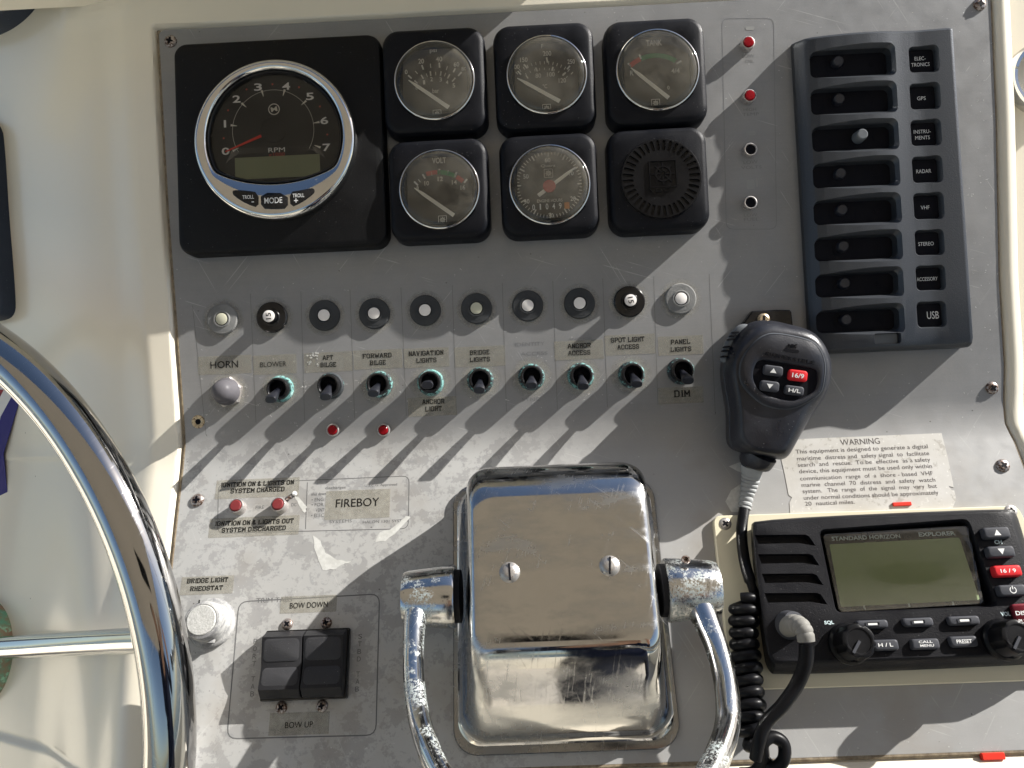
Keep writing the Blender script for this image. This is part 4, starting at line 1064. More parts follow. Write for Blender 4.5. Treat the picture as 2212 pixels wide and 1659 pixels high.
label('L', c7, (1168, 258, 1668, 366), [('IGNITION ON & LIGHTS OUT', 1420, 288, 435, 27), ('SYSTEM DISCHARGED', 1416, 326, 356, 27)], 'tape label reading IGNITION ON & LIGHTS OUT SYSTEM DISCHARGED', sc=.3872)
label('L', c7, (1815, 108, 2175, 268), [('FIREBOY', 1995, 178, 240, 46)], 'tape label reading FIREBOY over faded small print', 'sans', .3872)
label('L', c7, (1010, 590, 1302, 690), [('BRIDGE LIGHT', 1158, 612, 228, 27), ('RHEOSTAT', 1152, 656, 182, 27)], 'tape label reading BRIDGE LIGHT RHEOSTAT', sc=.3872)
label('L', c7, (1565, 698, 1878, 792), [('BOW DOWN', 1723, 750, 210, 32)], 'tape label reading BOW DOWN above the rocker switch', 'sans', .3872)
label('L', c7, (1503, 1348, 1836, 1474), [('BOW UP', 1668, 1418, 155, 34)], 'tape label reading BOW UP below the rocker switch', 'sans', .3872)

# warning notice
T = Thing('warning_notice', 'weathered silver paper WARNING notice about the VHF distress signal', 'notice', 'L', *c6(1200, 1350))
PW = [(600, 1118), (1640, 1076), (1657, 1090), (1700, 1260), (1725, 1380), (1740, 1460), (1705, 1450), (1725, 1475), (1745, 1480), (1755, 1540), (1735, 1590), (1700, 1625), (660, 1640), (655, 1560), (672, 1525), (650, 1510), (625, 1380), (600, 1270)]
bm = bmesh.new(); q = [T.p(*c6(x, y)) for x, y in PW]; rings(bm, [atz(q, .05), atz(q, .22)]); T.add('paper', bm, 'warn', 0)
bm = bmesh.new()
WL = ['This equipment is designed to generate a digital', 'maritime  distress and  safety signal  to  facilitate', 'search  and  rescue.  To be  effective  as a safety', 'device, this equipment must be used only within',
      'communication  range  of  a  shore - based  VHF', 'marine  channel  70  distress  and  safety  watch', 'system.   The  range  of  the  signal  may  vary  but', 'under normal conditions should be approximately']
WC = [(1133, 1209, 880), (1142, 1254, 880), (1148, 1296, 882), (1158, 1339, 885), (1165, 1386, 885), (1177, 1429, 890), (1186, 1470, 895), (1195, 1514, 897)]
text_px(T, bm, 'WARNING', *c6(1122, 1156), 262*.3269, 38*.3269, .3)
for s_, (x, y, w_) in zip(WL, WC): text_px(T, bm, s_, *c6(x, y), w_*.3269, 35*.3269, .3)
text_px(T, bm, '20  nautical miles.', *c6(922, 1560), 330*.3269, 26*.3269, .3)
m_wi = plastic('worn_brown_grey_ink', (.09, .08, .075), .6, 0, 900, 0); T.add('lettering', bm, m_wi, 0)
T = Thing('red_plastic_clip', 'small orange red plastic strip at the lower edge of the warning notice', 'plastic strip', 'L', 1948, 1089, .6)
bm = bmesh.new(); slab(bm, 10, 2.0, .3, [(0, .2), (0, 1.2), (.2, 1.4)], 0, 0, 3); T.add('strip', bm, 'redplain')
T = Thing('red_plastic_tab', 'red plastic tab wedged under the bottom edge of the panel', 'plastic tab', 'L', 2148, 1634, 2)
bm = bmesh.new(); slab(bm, 11, 3.2, .5, [(0, -1), (0, 1.2), (.3, 1.6)], 0, 0, 3); T.add('tab', bm, 'redplain')

# ------------------------------------------------------------------ charcoal switch bank
SH = 15.0
T = Thing('switch_panel', 'tall charcoal breaker panel with eight slide switches and label windows', 'switch panel', 'U', 1905, 415, SH)
A = {k: T.p(x, y, h) for k, (x, y, h) in {'tl': (1712, 88, 4), 'tr': (2063, 60, SH), 'br': (2105, 745, SH), 'bl': (1752, 768, 4)}.items()}
xa, xb = (A['tl'].x+A['bl'].x)/2, (A['tr'].x+A['br'].x)/2; ya, yb = (A['bl'].y+A['br'].y)/2, (A['tl'].y+A['tr'].y)/2
W_, H_ = xb-xa, yb-ya
def prof(u):      # u 0..1 across, face height: slope, crest, shallow valley, flat
    pts = [(0, 4.5), (.02, 7.0), (.06, 10.5), (.11, 12.2), (.2, 13.6), (.33, 14.8), (.45, 15.3), (.55, 15.0), (.66, 14.0), (.76, 13.6), (.9, 14.6), (.975, 15.0), (.992, 14.6), (1, 13.4)]
    for a, b in zip(pts, pts[1:]):
        if u <= b[0]: return a[1]+(b[1]-a[1])*(u-a[0])/(b[0]-a[0])
    return pts[-1][1]
us = sorted(set([0, .006, .012, .02, .04, .06, .085, .11, .97, .98, .985, .99, .995, 1]+[i/34 for i in range(4, 34)]))
rows = [0, .15, .4, .9, 2, 5]+[5+(H_-10)*i/6 for i in range(1, 6)]+[H_-5, H_-2, H_-.9, H_-.4, H_-.15, H_]
bm = bmesh.new(); gt = []
for yv in rows:
    e = min(yv, H_-yv); drop = 2.2*(1-min(1, e/2.0))**2
    drop += 3.0*(1-min(1, yv/5))**2
    gt.append([bm.verts.new((xa+W_*u, ya+yv, max(.8, prof(u)-drop))) for u in us])
gb = [[bm.verts.new((v.co.x, v.co.y, 0)) for v in r_] for r_ in gt]
for a, b, c_, d_ in zip(gt, gt[1:], gb, gb[1:]):
    for j in range(len(us)-1): face(bm, (a[j], a[j+1], b[j+1], b[j])); face(bm, (c_[j], d_[j], d_[j+1], c_[j+1]))
    face(bm, (a[0], b[0], d_[0], c_[0])); face(bm, (a[-1], c_[-1], d_[-1], b[-1]))
for j in range(len(us)-1):
    face(bm, (gt[0][j], gb[0][j], gb[0][j+1], gt[0][j+1])); face(bm, (gt[-1][j], gt[-1][j+1], gb[-1][j+1], gb[-1][j]))
plate = T.add('face_plate', bm, 'charcoal', 28)
SL = [(1752, 1930, 97, 164), (1754, 1933, 179, 244), (1757, 1936, 260, 324), (1759, 1938, 340, 403), (1761, 1941, 420, 483), (1763, 1943, 500, 562), (1765, 1945, 580, 641), (1767, 1947, 659, 719)]
WN = [(1964, 2026, 99, 156), (1966, 2029, 179, 236), (1968, 2031, 258, 315), (1971, 2034, 337, 395), (1974, 2037, 416, 474), (1977, 2038, 496, 552), (1979, 2041, 573, 628), (1981, 2043, 651, 708)]
bm = bmesh.new(); slots = []; wins = []
for (x0, x1, y0, y1) in SL:
    p = T.p((x0+x1)/2, (y0+y1)/2, 14); kx, ky = T.k((x0+x1)/2, (y0+y1)/2, 14); w_, h_ = (x1-x0-3)*kx, (y1-y0-5)*ky
    slots.append((p, w_, h_))
    lo = []; 
    def outl(g, z):
        o_ = []
        for q in rrect(w_+2*g, h_+2*g, 3.4, z, 0, 0, 6):
            if q.y > 0: q.y += 1.3*math.cos(math.pi*min(1, abs(q.x)/(w_/2)))*.7 - .3     # arched top edge
            o_.append(Vector((p.x+q.x, p.y+q.y, z)))
        return o_
    rings(bm, [outl(-.8, 7.5), outl(0, 11), outl(0, 12.2), outl(1.4, 14.2), outl(3.0, 16.5)])
for (x0, x1, y0, y1) in WN:
    p = T.p((x0+x1)/2, (y0+y1)/2, 14); kx, ky = T.k((x0+x1)/2, (y0+y1)/2, 14); w_, h_ = (x1-x0-5)*kx, (y1-y0-5)*ky
    wins.append((p, w_, h_))
    rings(bm, [rrect(w_+2*g, h_+2*g, 2.2+g, z, p.x, p.y, 5) for g, z in ((-.2, 10.6), (0, 12.6), (.9, 14.0), (2.4, 16.5))])
p = T.p(1917, 731, 14.5); rings(bm, [rrect(14+2*g, 6.0+2*g, 1.2, z, p.x, p.y, 5) for g, z in ((0, 11.5), (0, 14.3), (.9, 16))]); usb = p
cut = add_obj('cut', bm, 'charcoal', T.e, 0); boolean(plate, cut)
NAMES = [['ELEC-', 'TRONICS'], ['GPS'], ['INSTRU-', 'MENTS'], ['RADAR'], ['VHF'], ['STEREO'], ['ACCESSORY'], ['USB']]
lev_px = [(1812, 131), (1814, 212), (1864, 289), (1817, 373), (1820, 452), (1823, 531), (1826, 611), (1829, 690)]
for i, ((p, w_, h_), (q, w2, h2), nm) in enumerate(zip(slots, wins, NAMES)):
    bm = bmesh.new(); slab(bm, w_-1.7, h_-1.7, 3, [(0, 7.3), (0, 7.9)], p.x, p.y, 5); fl = T.add('slot_floor', bm, 'voidblack', 30)
    gx = p.x - w_*.10
    bm = bmesh.new(); slab(bm, 15.5, 8.4, 4.1, [(0, 7.9), (0, 8.0)], gx, p.y-.6, 8); T.add('slide_groove', bm, 'voidblack', 0, fl)
    bm = bmesh.new(); put_text(bm, '+', p.x+w_*.29, p.y-.5, 2.6, 2.6, 7.98, ext=.05); T.add('embossed_mark', bm, 'voidblack', 0, fl)
    LH = 11.5 if i != 2 else 14.7; l_ = T.p(*lev_px[i], LH); b_ = Vector((l_.x*1, p.y-.6, 7)); 
    bm = bmesh.new(); tube(bm, [Vector((l_.x, l_.y, 6.9)), Vector((l_.x, l_.y, LH-2)), Vector((l_.x, l_.y, LH-.5)), Vector((l_.x, l_.y, LH))], [3.6, 3.2, 3.0, 2.5], 24)
    lv = T.add('switch_lever', bm, 'micblack' if i != 2 else 'ptt', 40)
    if i == 2: lv['label'] = 'lever pushed right, tip catching the light'
    bm = bmesh.new(); slab(bm, w2-.6, h2-.6, 1.6, [(0, 10.4), (0, 10.9)], q.x, q.y, 4); lp = T.add('window_label', bm, 'voidblack', 0)
    bm = bmesh.new()
    cxn = q.x-.3 if i < 7 else q.x+2.4
    for j, s_ in enumerate(nm):
        ww = {'ELEC-': 6.2, 'TRONICS': 10.3, 'GPS': 4.8, 'INSTRU-': 9.5, 'MENTS': 8.2, 'RADAR': 8.3, 'VHF': 4.8, 'STEREO': 8.6, 'ACCESSORY': 11.6, 'USB': 6.6}[s_]
        put_text(bm, s_, cxn, q.y + (0 if len(nm) == 1 else 1.75-3.5*j), ww, 2.1 if s_ != 'USB' else 4.2, 10.98)
    T.add('lettering', bm, 'whiteink', 0, lp)
bm = bmesh.new(); slab(bm, 13, 5.2, .8, [(0, 11.3), (0, 12.2)], usb.x, usb.y, 4); T.add('indicator_window', bm, 'ptt', 0)

# ------------------------------------------------------------------ handheld microphone
T = Thing('microphone_hanger', 'small black plastic hanger bracket with brass screw behind the microphone', 'bracket', 'U', 1650, 700, 3)
bm = bmesh.new(); P_ = [T.p(x, y, 4) for x, y in ((1597, 674), (1702, 668), (1710, 676), (1716, 800), (1600, 806))]; P_ = chaikin(P_, 1)
rings(bm, [atz(P_, 0), atz(P_, 5), atz(inset(P_, .8), 6)]); T.add('bracket_plate', bm, 'glossblack')
bm = bmesh.new(); p = T.p(1650, 690, 7); lathe(bm, [(3.6, 5.8), (3.4, 7.0), (2.4, 7.6)], p.x, p.y, 20); T.add('brass_screw', bm, 'brass')
bm = bmesh.new(); rings(bm, [rrect(1.2, 5, .2, z, p.x, p.y-.3, 2) for z in (7.2, 7.68)]); T.add('screw_slot', bm, 'voidblack', 0)
HM = 36.0
T = Thing('radio_microphone', 'black handheld radio microphone with grey push to talk bar and four keys', 'microphone', 'U', 1672, 830, 25)
OM = [(450, 352), (560, 358), (640, 378), (740, 402), (815, 440), (868, 500), (900, 560), (922, 630), (926, 700), (908, 790), (872, 880), (820, 955), (765, 1040), (715, 1130), (675, 1200), (640, 1262), (600, 1278),
      (520, 1268), (430, 1256), (340, 1232), (285, 1205), (265, 1160), (262, 1060), (262, 960), (248, 880), (232, 790), (222, 700), (228, 610), (262, 500), (315, 430), (370, 378)]
om = chaikin([T.p(*c6(x, y), 24) for x, y in OM], 2)
Of = chaikin([T.p(*c10(x, y), HM) for x, y in [(500, 318), (700, 335), (900, 368), (1010, 425), (1090, 560), (1120, 700), (1105, 860), (1060, 980), (900, 1090), (840, 1230), (760, 1380), (700, 1510), (640, 1590), (480, 1580), (330, 1550), (240, 1470), (225, 1300), (215, 1120), (190, 960), (155, 820), (150, 680), (200, 560), (300, 440), (400, 345)]], 2)
# sample both outlines by angle about a common centre so that they loft cleanly
cm = T.p(*c10(560, 860), 30)
def resample(pts, n=120):
    L_ = [0]; m = len(pts)
    for i in range(m): L_.append(L_[-1]+(pts[(i+1) % m]-pts[i]).xy.length)
    # start at the point highest above the centre
    st = max(range(m), key=lambda i: (pts[i].y - abs(pts[i].x-cm.x)*.6)); pts = pts[st:]+pts[:st]
    L_ = [0]
    for i in range(m): L_.append(L_[-1]+(pts[(i+1) % m]-pts[i]).xy.length)
    out = []; j = 0
    for i in range(n):
        d = L_[-1]*i/n
        while L_[j+1] < d: j += 1
        t = (d-L_[j])/max(1e-9, L_[j+1]-L_[j]); a, b = pts[j], pts[(j+1) % m]; out.append(a+(b-a)*t)
    return out
ro, rf = resample(om), resample(Of)
def lerp(a, b, t): return [p+(q-p)*t for p, q in zip(a, b)]
bm = bmesh.new()
rings(bm, [atz(inset(ro, 4), 8), atz(inset(ro, 1.2), 10), atz(inset(ro, .3), 14), atz(ro, 22.5), atz(inset(ro, .5), 22.9), atz(inset(ro, .5), 23.6), atz(ro, 24), atz(lerp(ro, rf, .12), 28), atz(lerp(ro, rf, .4), 32.2), atz(lerp(ro, rf, .75), 35), atz(lerp(ro, rf, 1), HM-.2), atz(inset(rf, 1.0), HM)])
T.add('housing', bm, 'micblack', 50)
kpts = [T.p(*c10(x, y), HM) for x, y in [(395, 612), (560, 640), (860, 688), (985, 715), (1015, 760), (1000, 930), (930, 992), (785, 1062), (600, 1040), (435, 990), (350, 900), (318, 800), (340, 680)]]
kp = chaikin(kpts, 2)
face_pl = chaikin([T.p(*c10(x, y), HM+1) for x, y in [(430, 360), (560, 325), (880, 385), (1010, 445), (1085, 570), (1110, 700), (1085, 900), (1050, 985), (900, 1085), (740, 1150), (560, 1140), (400, 1085), (200, 890), (180, 720), (215, 590), (320, 450)]], 2)
n1, n2 = resample(face_pl), resample(kp)
bm = bmesh.new(); rings(bm, [atz(n1, HM-.3), atz(inset(n1, .3), HM+.8), atz(inset(n1, .9), HM+1.3), atz(inset(n2, -.6), HM+1.4), atz(n2, HM+1.1), atz(inset(n2, .25), HM+.05)], False, False); T.add('raised_face', bm, 'micblack', 40)
bm = bmesh.new(); rings(bm, [atz(inset(n1, -.15), HM+.35), atz(inset(n1, .15), HM+1.0), atz(inset(n1, .55), HM+1.36)], False, False); T.add('worn_edge_highlight', bm, 'wornhighlight', 40)  # pale ring paints the light caught along the worn rim of the face
bm = bmesh.new(); rings(bm, [atz(n2, HM-.1), atz(n2, HM+.15)]); T.add('keypad_recess', bm, 'voidblack', 0)
RT = R(-10)
def key(x, y, wpx, hpx, mat, lb, txt=None, tri=0):
    p = T.p(*c10(x, y), HM+1.8); kx, ky = T.k(*c10(x, y), HM+1.8); bm = bmesh.new(); w_, h_ = wpx*.2042*kx, hpx*.2042*ky
    c, s = math.cos(RT), math.sin(RT)
    def tr(ps): return [Vector((p.x+q.x*c-q.y*s, p.y+q.x*s+q.y*c, q.z)) for q in ps]
    rings(bm, [tr(rrect(w_-2*i, h_-2*i, 1.6, z, 0, 0, 4)) for i, z in ((0, HM), (0, HM+1.5), (.25, HM+1.9), (.7, HM+2.1))]); k_ = T.add('key', bm, mat, 40); k_['label'] = lb
    bm = bmesh.new(); z = HM+2.16
    if txt: put_text(bm, txt, p.x, p.y, w_*.62, h_*.42, z, rot=RT, bold=.02)
    else: face(bm, [bm.verts.new(v) for v in tr([Vector((-1.7, -1.2*tri, z)), Vector((1.7, -1.2*tri, z)), Vector((0, 1.3*tri, z))])])
    T.add('lettering', bm, 'whiteink', 0, k_)
key(547, 735, 208, 108, 'btn', 'grey key with up arrow', tri=1)
key(808, 788, 204, 118, 'redbtn', 'red key marked 16/9', '16/9')
key(509, 900, 204, 112, 'btn', 'grey key with down arrow', tri=-1)
key(770, 946, 206, 100, 'btn', 'grey key marked H/L', 'H/L')
bm = bmesh.new(); p = T.p(*c10(738, 524), HM+1.3); kx = T.k(*c10(738, 524), HM+1.3)[0]*.2042
rings(bm, [[Vector((p.x+q.x*math.cos(RT)-q.y*math.sin(RT), p.y+q.x*math.sin(RT)+q.y*math.cos(RT), z)) for q in rrect(165*kx, 34*kx, 1, 0, 0, 0, 3)] for z in (HM+1.0, HM+1.48)]); T.add('sound_slot', bm, 'voidblack', 0)
bm = bmesh.new(); p = T.p(*c10(753, 470), HM+1.3); put_text(bm, 'MIC', p.x, p.y, 92*kx, 34*kx, HM+1.5, rot=R(-6), ext=.12, bold=.01)
word = 'SUBMERSIBLE'
for i, ch in enumerate(word):
    t = i/(len(word)-1); x = 478+485*t; y = 555+95*t-4*math.sin(math.pi*t)*-1
    p = T.p(*c10(x, y), HM+1.3); put_text(bm, ch, p.x, p.y, (36 if ch != 'I' else 10)*kx*(1.2 if ch == 'M' else 1), 38*kx, HM+1.5, rot=R(-11), ext=.12, bold=.012)
T.add('embossed_lettering', bm, 'voidblack', 0)
# push to talk bar down the left flank
bm = bmesh.new(); ps = [T.p(*c6(x, y), 22) for x, y in ((395, 428), (340, 420), (300, 455), (262, 520), (240, 590), (236, 632))]
ps = catmull([Vector((p.x, p.y, 24-.4*i)) for i, p in enumerate(ps)], 6)
tube(bm, ps, [3.2*min(1, .5+i/6) for i in range(len(ps))], 16); pt = T.add('push_to_talk_bar', bm, 'ptt', 50)
bm = bmesh.new()
for i, (x, y) in enumerate(((315, 440), (300, 462), (285, 486), (258, 535), (248, 562), (240, 600))):
    p = T.p(*c6(x-14, y-6), 27); slab(bm, 3.6, .8, .35, [(0, 24), (0, 27.3+.02*i)], p.x, p.y, 2)
T.add('grip_groove', bm, 'voidblack', 0, pt)
bm = bmesh.new(); ps = [T.p(*c6(x, y), 20) for x, y in ((222, 640), (232, 740), (250, 850), (262, 950), (264, 1060), (268, 1160))]
tube(bm, catmull([Vector((p.x+2.0, p.y, 17)) for p in ps], 4), 2.4, 14); T.add('side_rail', bm, 'cord', 50)
# neck, strain relief
nk = [T.p(*c6(460, 1235), 22), T.p(*c6(425, 1300), 20)]
bm = bmesh.new(); tube(bm, [nk[0], nk[0].lerp(nk[1], .5), nk[1], T.p(*c6(418, 1318), 19.6)], [9.6, 9.4, 8.8, 7.6], 28); T.add('neck_collar', bm, 'micblack', 40)
sr = [T.p(*c6(x, y), h) for x, y, h in ((412, 1305, 20), (400, 1400, 17), (378, 1500, 17), (358, 1600, 19))]
path = catmull(sr, 10); n = len(path); rad = [6.3-2.6*min(1, i/(n*.75))+(-.55 if (i % 3 == 1 and i > 5) else 0) for i in range(n)]
bm = bmesh.new(); tube(bm, path, rad, 24); T.add('strain_relief', bm, 'bootgrey', 30)

# cord: straight lead, coil, loop, and up to the radio plug
def LP(x, y, h): return at(x, y, 'L', h)
Tc = Thing('coiled_cable', 'black coiled microphone cord hanging beside the throttle and looping to the radio', 'cord', 'L', 1650, 1450, 10)
def K(x, y, h): return Tc.p(x, y, h)
# end of the strain relief expressed in the lower frame
pu = sr[-1]+T.o3; pw = MU @ (pu*S); pl = (ML.inverted() @ pw)/S - Tc.o3
lead = [pl, K(1602, 1150, 12), K(1608, 1210, 13), K(1622, 1260, 16), K(1634, 1298, 14), K(1634, 1325, 10)]
bm = bmesh.new(); tube(bm, catmull(lead, 10), [2.9]*30+[2.3]*21, 16); Tc.add('lead', bm, 'cord', 50)
ax = catmull([K(x, y, h) for x, y, h in ((1609, 1292, 14), (1607, 1350, 13), (1608, 1400, 12), (1614, 1450, 12), (1620, 1520, 12), (1622, 1570, 12), (1634, 1600, 12))], 20)
NT = 12.0; path = []
tot = [0]
for a, b in zip(ax, ax[1:]): tot.append(tot[-1]+(b-a).length)
m = 22*int(NT)
for i in range(m+1):
    t = i/m; d = tot[-1]*t; j = 0
    while j < len(ax)-2 and tot[j+1] < d: j += 1
    p = ax[j].lerp(ax[j+1], (d-tot[j])/max(1e-6, tot[j+1]-tot[j])); D = (ax[j+1]-ax[j]).normalized()
    sx = D.cross(Vector((0, 0, 1))).normalized(); sz = sx.cross(D); a = 2*math.pi*NT*t+1.0
    path.append(p+(sx*math.cos(a)*1.0+sz*math.sin(a)*.95)*(5.0+.3*math.sin(t*17))+D*1.7*math.cos(a+.2))
bm = bmesh.new(); tube(bm, path, 2.75, 12); Tc.add('coil', bm, 'cord', 50)
up = catmull([path[-1], K(1650, 1640, 12), K(1672, 1658, 15), K(1693, 1640, 18), K(1692, 1606, 19), K(1668, 1592, 20), K(1648, 1606, 20), K(1648, 1640, 14), K(1630, 1668, 10), K(1600, 1672, 10)], 9)
bm = bmesh.new(); tube(bm, up, 3.0, 14); Tc.add('loop', bm, 'cord', 50)
up = catmull([K(1632, 1640, 22), K(1640, 1600, 26), K(1656, 1560, 28), K(1690, 1524, 30), K(1722, 1478, 32), K(1740, 1430, 36), K(1742, 1392, 38)], 9)
bm = bmesh.new(); tube(bm, up, [2.9+.6*i/len(up) for i in range(len(up))], 16); Tc.add('tail_lead', bm, 'cord', 50)
conn = catmull([K(1704, 1354, 24), K(1714, 1349, 32), K(1728, 1352, 37), K(1738, 1366, 39), K(1742, 1386, 38.5)], 7)
bm = bmesh.new(); n = len(conn); tube(bm, conn, [5.0-.04*i-(.4 if (i % 4 == 2 and 6 < i < 24) else 0) for i in range(n)], 26); Tc.add('plug_boot', bm, 'conngrey', 28)
bm = bmesh.new(); a = K(1700, 1352, 18); tube(bm, [Vector((a.x, a.y, 16)), Vector((a.x, a.y, 22)), Vector((a.x+1, a.y+.4, 28))], [7.6, 7.0, 5.4], 28); Tc.add('plug_ring', bm, 'btn', 40)

# ------------------------------------------------------------------ radio
T = Thing('radio_mounting_plate', 'cream acrylic plate screwed on the panel under the radio', 'mounting plate', 'L', 1880, 1290, 3)
PP = [T.p(x, y, 3.5) for x, y in ((1540, 1114), (2200, 1092), (2232, 1160), (2310, 1468), (1580, 1492))]
def corner_round(P, r, n=5):
    out = []
    for i in range(len(P)):
        a, b, c_ = P[i-1], P[i], P[(i+1) % len(P)]; u, v = (a-b).normalized(), (c_-b).normalized()
        for t in [j/n for j in range(n+1)]: out.append(b+u*r*(1-t)**2+v*r*t**2)
    return out
pp = corner_round(PP, 4.5); bm = bmesh.new(); rings(bm, [atz(pp, .0), atz(pp, 2.9), atz(inset(pp, .5), 3.5)]); T.add('plate', bm, 'creamplate', 30)
for x, y, lb in ((1567, 1131, 'screw in the top left corner of the cream radio plate'), (2185, 1103, 'screw in the top right corner of the cream radio plate')):
    t2 = Thing('screw', lb, 'screw', 'L', x, y, 4, 'screws in the cream plate', z=3.45); phillips(t2, 'screwclean', 3.3, .7)
RH = 22.0
T = Thing('vhf_radio', 'black marine radio with green display and speaker slots, lower right', 'radio', 'L', 1900, 1280, RH)
def q9(x, y, h): return T.p(*c9(x, y), h)
FB = [(300, 150), (340, 118), (1880, 50), (1925, 70), (1960, 180), (2190, 930), (2170, 950), (470, 1010), (425, 985), (395, 900)]
of = chaikin([q9(x, y, RH) for x, y in FB], 2); ob = chaikin([T.p(*c9(x, y), 8) for x, y in [(285, 160), (330, 112), (1890, 44), (1940, 70), (1975, 180), (2215, 985), (2190, 1010), (450, 1085), (405, 1050), (375, 960)]], 2)
def shrink(P_, k_):
    c0 = sum(P_, Vector())/len(P_); return [c0+(p-c0)*k_ for p in P_]
bm = bmesh.new(); rings(bm, [atz(shrink(ob, .96), 3.6), atz(shrink(ob, .985), 6), atz(ob, 8.5), atz(lerp(ob, of, .25), 14), atz(lerp(ob, of, .6), 18.5), atz(lerp(ob, of, .9), RH-1), atz(shrink(of, .99), RH-.3), atz(shrink(of, .975), RH)]); body = T.add('housing', bm, 'radioblack', 45)
# cutters: speaker slots and display well
bm = bmesh.new()
for x0, x1, y0, y1 in ((325, 705, 205, 262), (345, 728, 325, 385), (368, 752, 447, 506), (385, 778, 568, 628)):
    P_ = [q9(x, y, RH) for x, y in ((x0, y0), (x1-65, y0-2), (x1-40, y0+10), (x1, y1+12), (x1-110, y1-6), (x0+22, y1))]
    rings(bm, [atz(P_, RH-5), atz(P_, RH+3)])
cut = add_obj('cut', bm, 'radioblack', T.e, 0); boolean(body, cut); bm = bmesh.new()
DW = corner_round([q9(x, y, RH) for x, y in ((718, 170), (1660, 100), (1850, 655), (828, 700))], 4)
rings(bm, [atz(inset(DW, 1.6), RH-8.0), atz(inset(DW, 1.0), RH-1.5), atz(DW, RH+.3), atz(DW, RH+3)])
cut = add_obj('cut', bm, 'radioblack', T.e, 0); boolean(body, cut)
tb = bmesh.new(); tb.from_mesh(body.data)
dc = q9(1270, 410, RH)
bad = [f_ for f_ in tb.faces if f_.calc_center_median().z*1000 > RH-.5 and (f_.calc_center_median().xy*1000-dc.xy).length < 12 and f_.calc_area()*1e6 < 2300]
bmesh.ops.delete(tb, geom=bad, context='FACES'); tb.to_mesh(body.data); tb.free()
gd = corner_round([q9(x, y, RH-2) for x, y in ((750, 205), (1650, 152), (1745, 632), (852, 685))], 2)
bm = bmesh.new(); rings(bm, [atz(gd, RH-3.2), atz(gd, RH-2.6)]); T.add('display_frame', bm, 'glossblack', 0)
P_ = corner_round([q9(x, y, RH-2.5) for x, y in ((790, 265), (1600, 222), (1728, 610), (862, 655))], 1)
bm = bmesh.new(); rings(bm, [atz(P_, RH-2.9), atz(P_, RH-2.5)]); T.add('lcd_screen', bm, 'lcdradio', 0)
bm = bmesh.new(); text_px(T, bm, 'STANDARD HORIZON', *c9(1017, 221), 430*.3465, 25*.3465, RH-2.45, bold=.015); text_px(T, bm, 'EXPLORER', *c9(1460, 199), 230*.3465, 25*.3465, RH-2.45, bold=.03)
for x, y in ((1008, 657), (1287, 642), (1562, 632)):
    p = q9(x, y, RH-2.4); quadline(bm, (p.x, p.y-.9), (p.x, p.y+.9), .9, RH-2.5)
T.add('lettering', bm, 'teal', 0)
bm = bmesh.new(); rings(bm, [atz(inset(gd, -.2), RH-1.4), atz(inset(gd, .3), RH-1.2)], False, True); wc = q9(1290, 440, RH-1); T.add('display_glass', bm, mk_glass('wiped_dusty_window', .005, wipe=(wc.x, wc.y, 19, 6.0)), 40)
def rkey(x, y, wq, hq, lb, mat='btn', txt=None, skew=0.0, tri=0, bar=False, hh=2.6, rnd=1.3, two=None, icon=False, cut=0):
    p = q9(x, y, RH+hh); kx, ky = T.k(*c9(x, y), RH+hh); w_, h_ = wq*.3465*kx, hq*.3465*ky
    def tr(ps): return [Vector((p.x+q.x-skew*q.y+(cut*max(0, -q.y) if q.x < 0 else -cut*max(0, -q.y)*0), p.y+q.y, q.z)) for q in ps]
    bm = bmesh.new(); rings(bm, [tr(rrect(w_-2*i, h_-2*i, rnd, z, 0, 0, 4)) for i, z in ((-.1, RH-.2), (0, RH+hh-.6), (.35, RH+hh-.15), (.9, RH+hh))]); k_ = T.add('button', bm, mat, 40); k_['label'] = lb
    bm = bmesh.new(); rings(bm, [tr(rrect(w_+1.3, h_+1.3, rnd+.6, z, 0, 0, 4)) for z in (RH-.05, RH+.06)]); T.add('button_well', bm, 'voidblack', 0, k_)
    bm = bmesh.new(); z = RH+hh+.06
    if txt: put_text(bm, txt, p.x, p.y, w_*.56, h_*.36, z, bold=.015)
    if two:
        put_text(bm, two[0], p.x, p.y+h_*.19, w_*.5, h_*.24, z, bold=.01); put_text(bm, two[1], p.x+.3, p.y-h_*.17, w_*.5, h_*.24, z, bold=.01)
    if tri: face(bm, [bm.verts.new(v) for v in tr([Vector((-1.7, -1.4*tri, z)), Vector((1.7, -1.4*tri, z)), Vector((0, 1.5*tri, z))])])
    if bar:
        slab(bm, w_*.30, h_*.26, .1, [(0, z-.03), (0, z)], p.x, p.y, 1)
        b2 = bmesh.new(); rings(b2, [rrect(w_*.46, h_*.5, .4, z-.08, p.x, p.y, 3), rrect(w_*.46, h_*.5, .4, z+.25, p.x, p.y, 3), rrect(w_*.40, h_*.40, .3, z+.25, p.x, p.y, 3), rrect(w_*.40, h_*.40, .3, z-.06, p.x, p.y, 3)], False, False); T.add('raised_frame', b2, mat, 0, k_)
    if icon:
        arcstrip(bm, p.x, p.y, 1.25, 1.65, 120, 420, z, 18); quadline(bm, (p.x, p.y+.4), (p.x, p.y+2.0), .38, z+.01)
    T.add('lettering', bm, 'whiteink', 0, k_)
rkey(1836, 190, 165, 66, 'grey button with up arrow', tri=1, hh=3.6)
rkey(1864, 308, 168, 66, 'grey button with down arrow', tri=-1, hh=3.6)
rkey(1905, 428, 172, 66, 'red button marked 16/9', 'redbtn', '16 / 9', hh=3.6)
rkey(1935, 549, 172, 66, 'grey power button', icon=True, hh=3.6)
rkey(1060, 761, 195, 50, 'left soft button under the display', bar=True, cut=.45)
rkey(1345, 748, 190, 52, 'middle soft button under the display', bar=True, cut=.45)
rkey(1632, 738, 195, 54, 'right soft button under the display', bar=True, cut=.2)
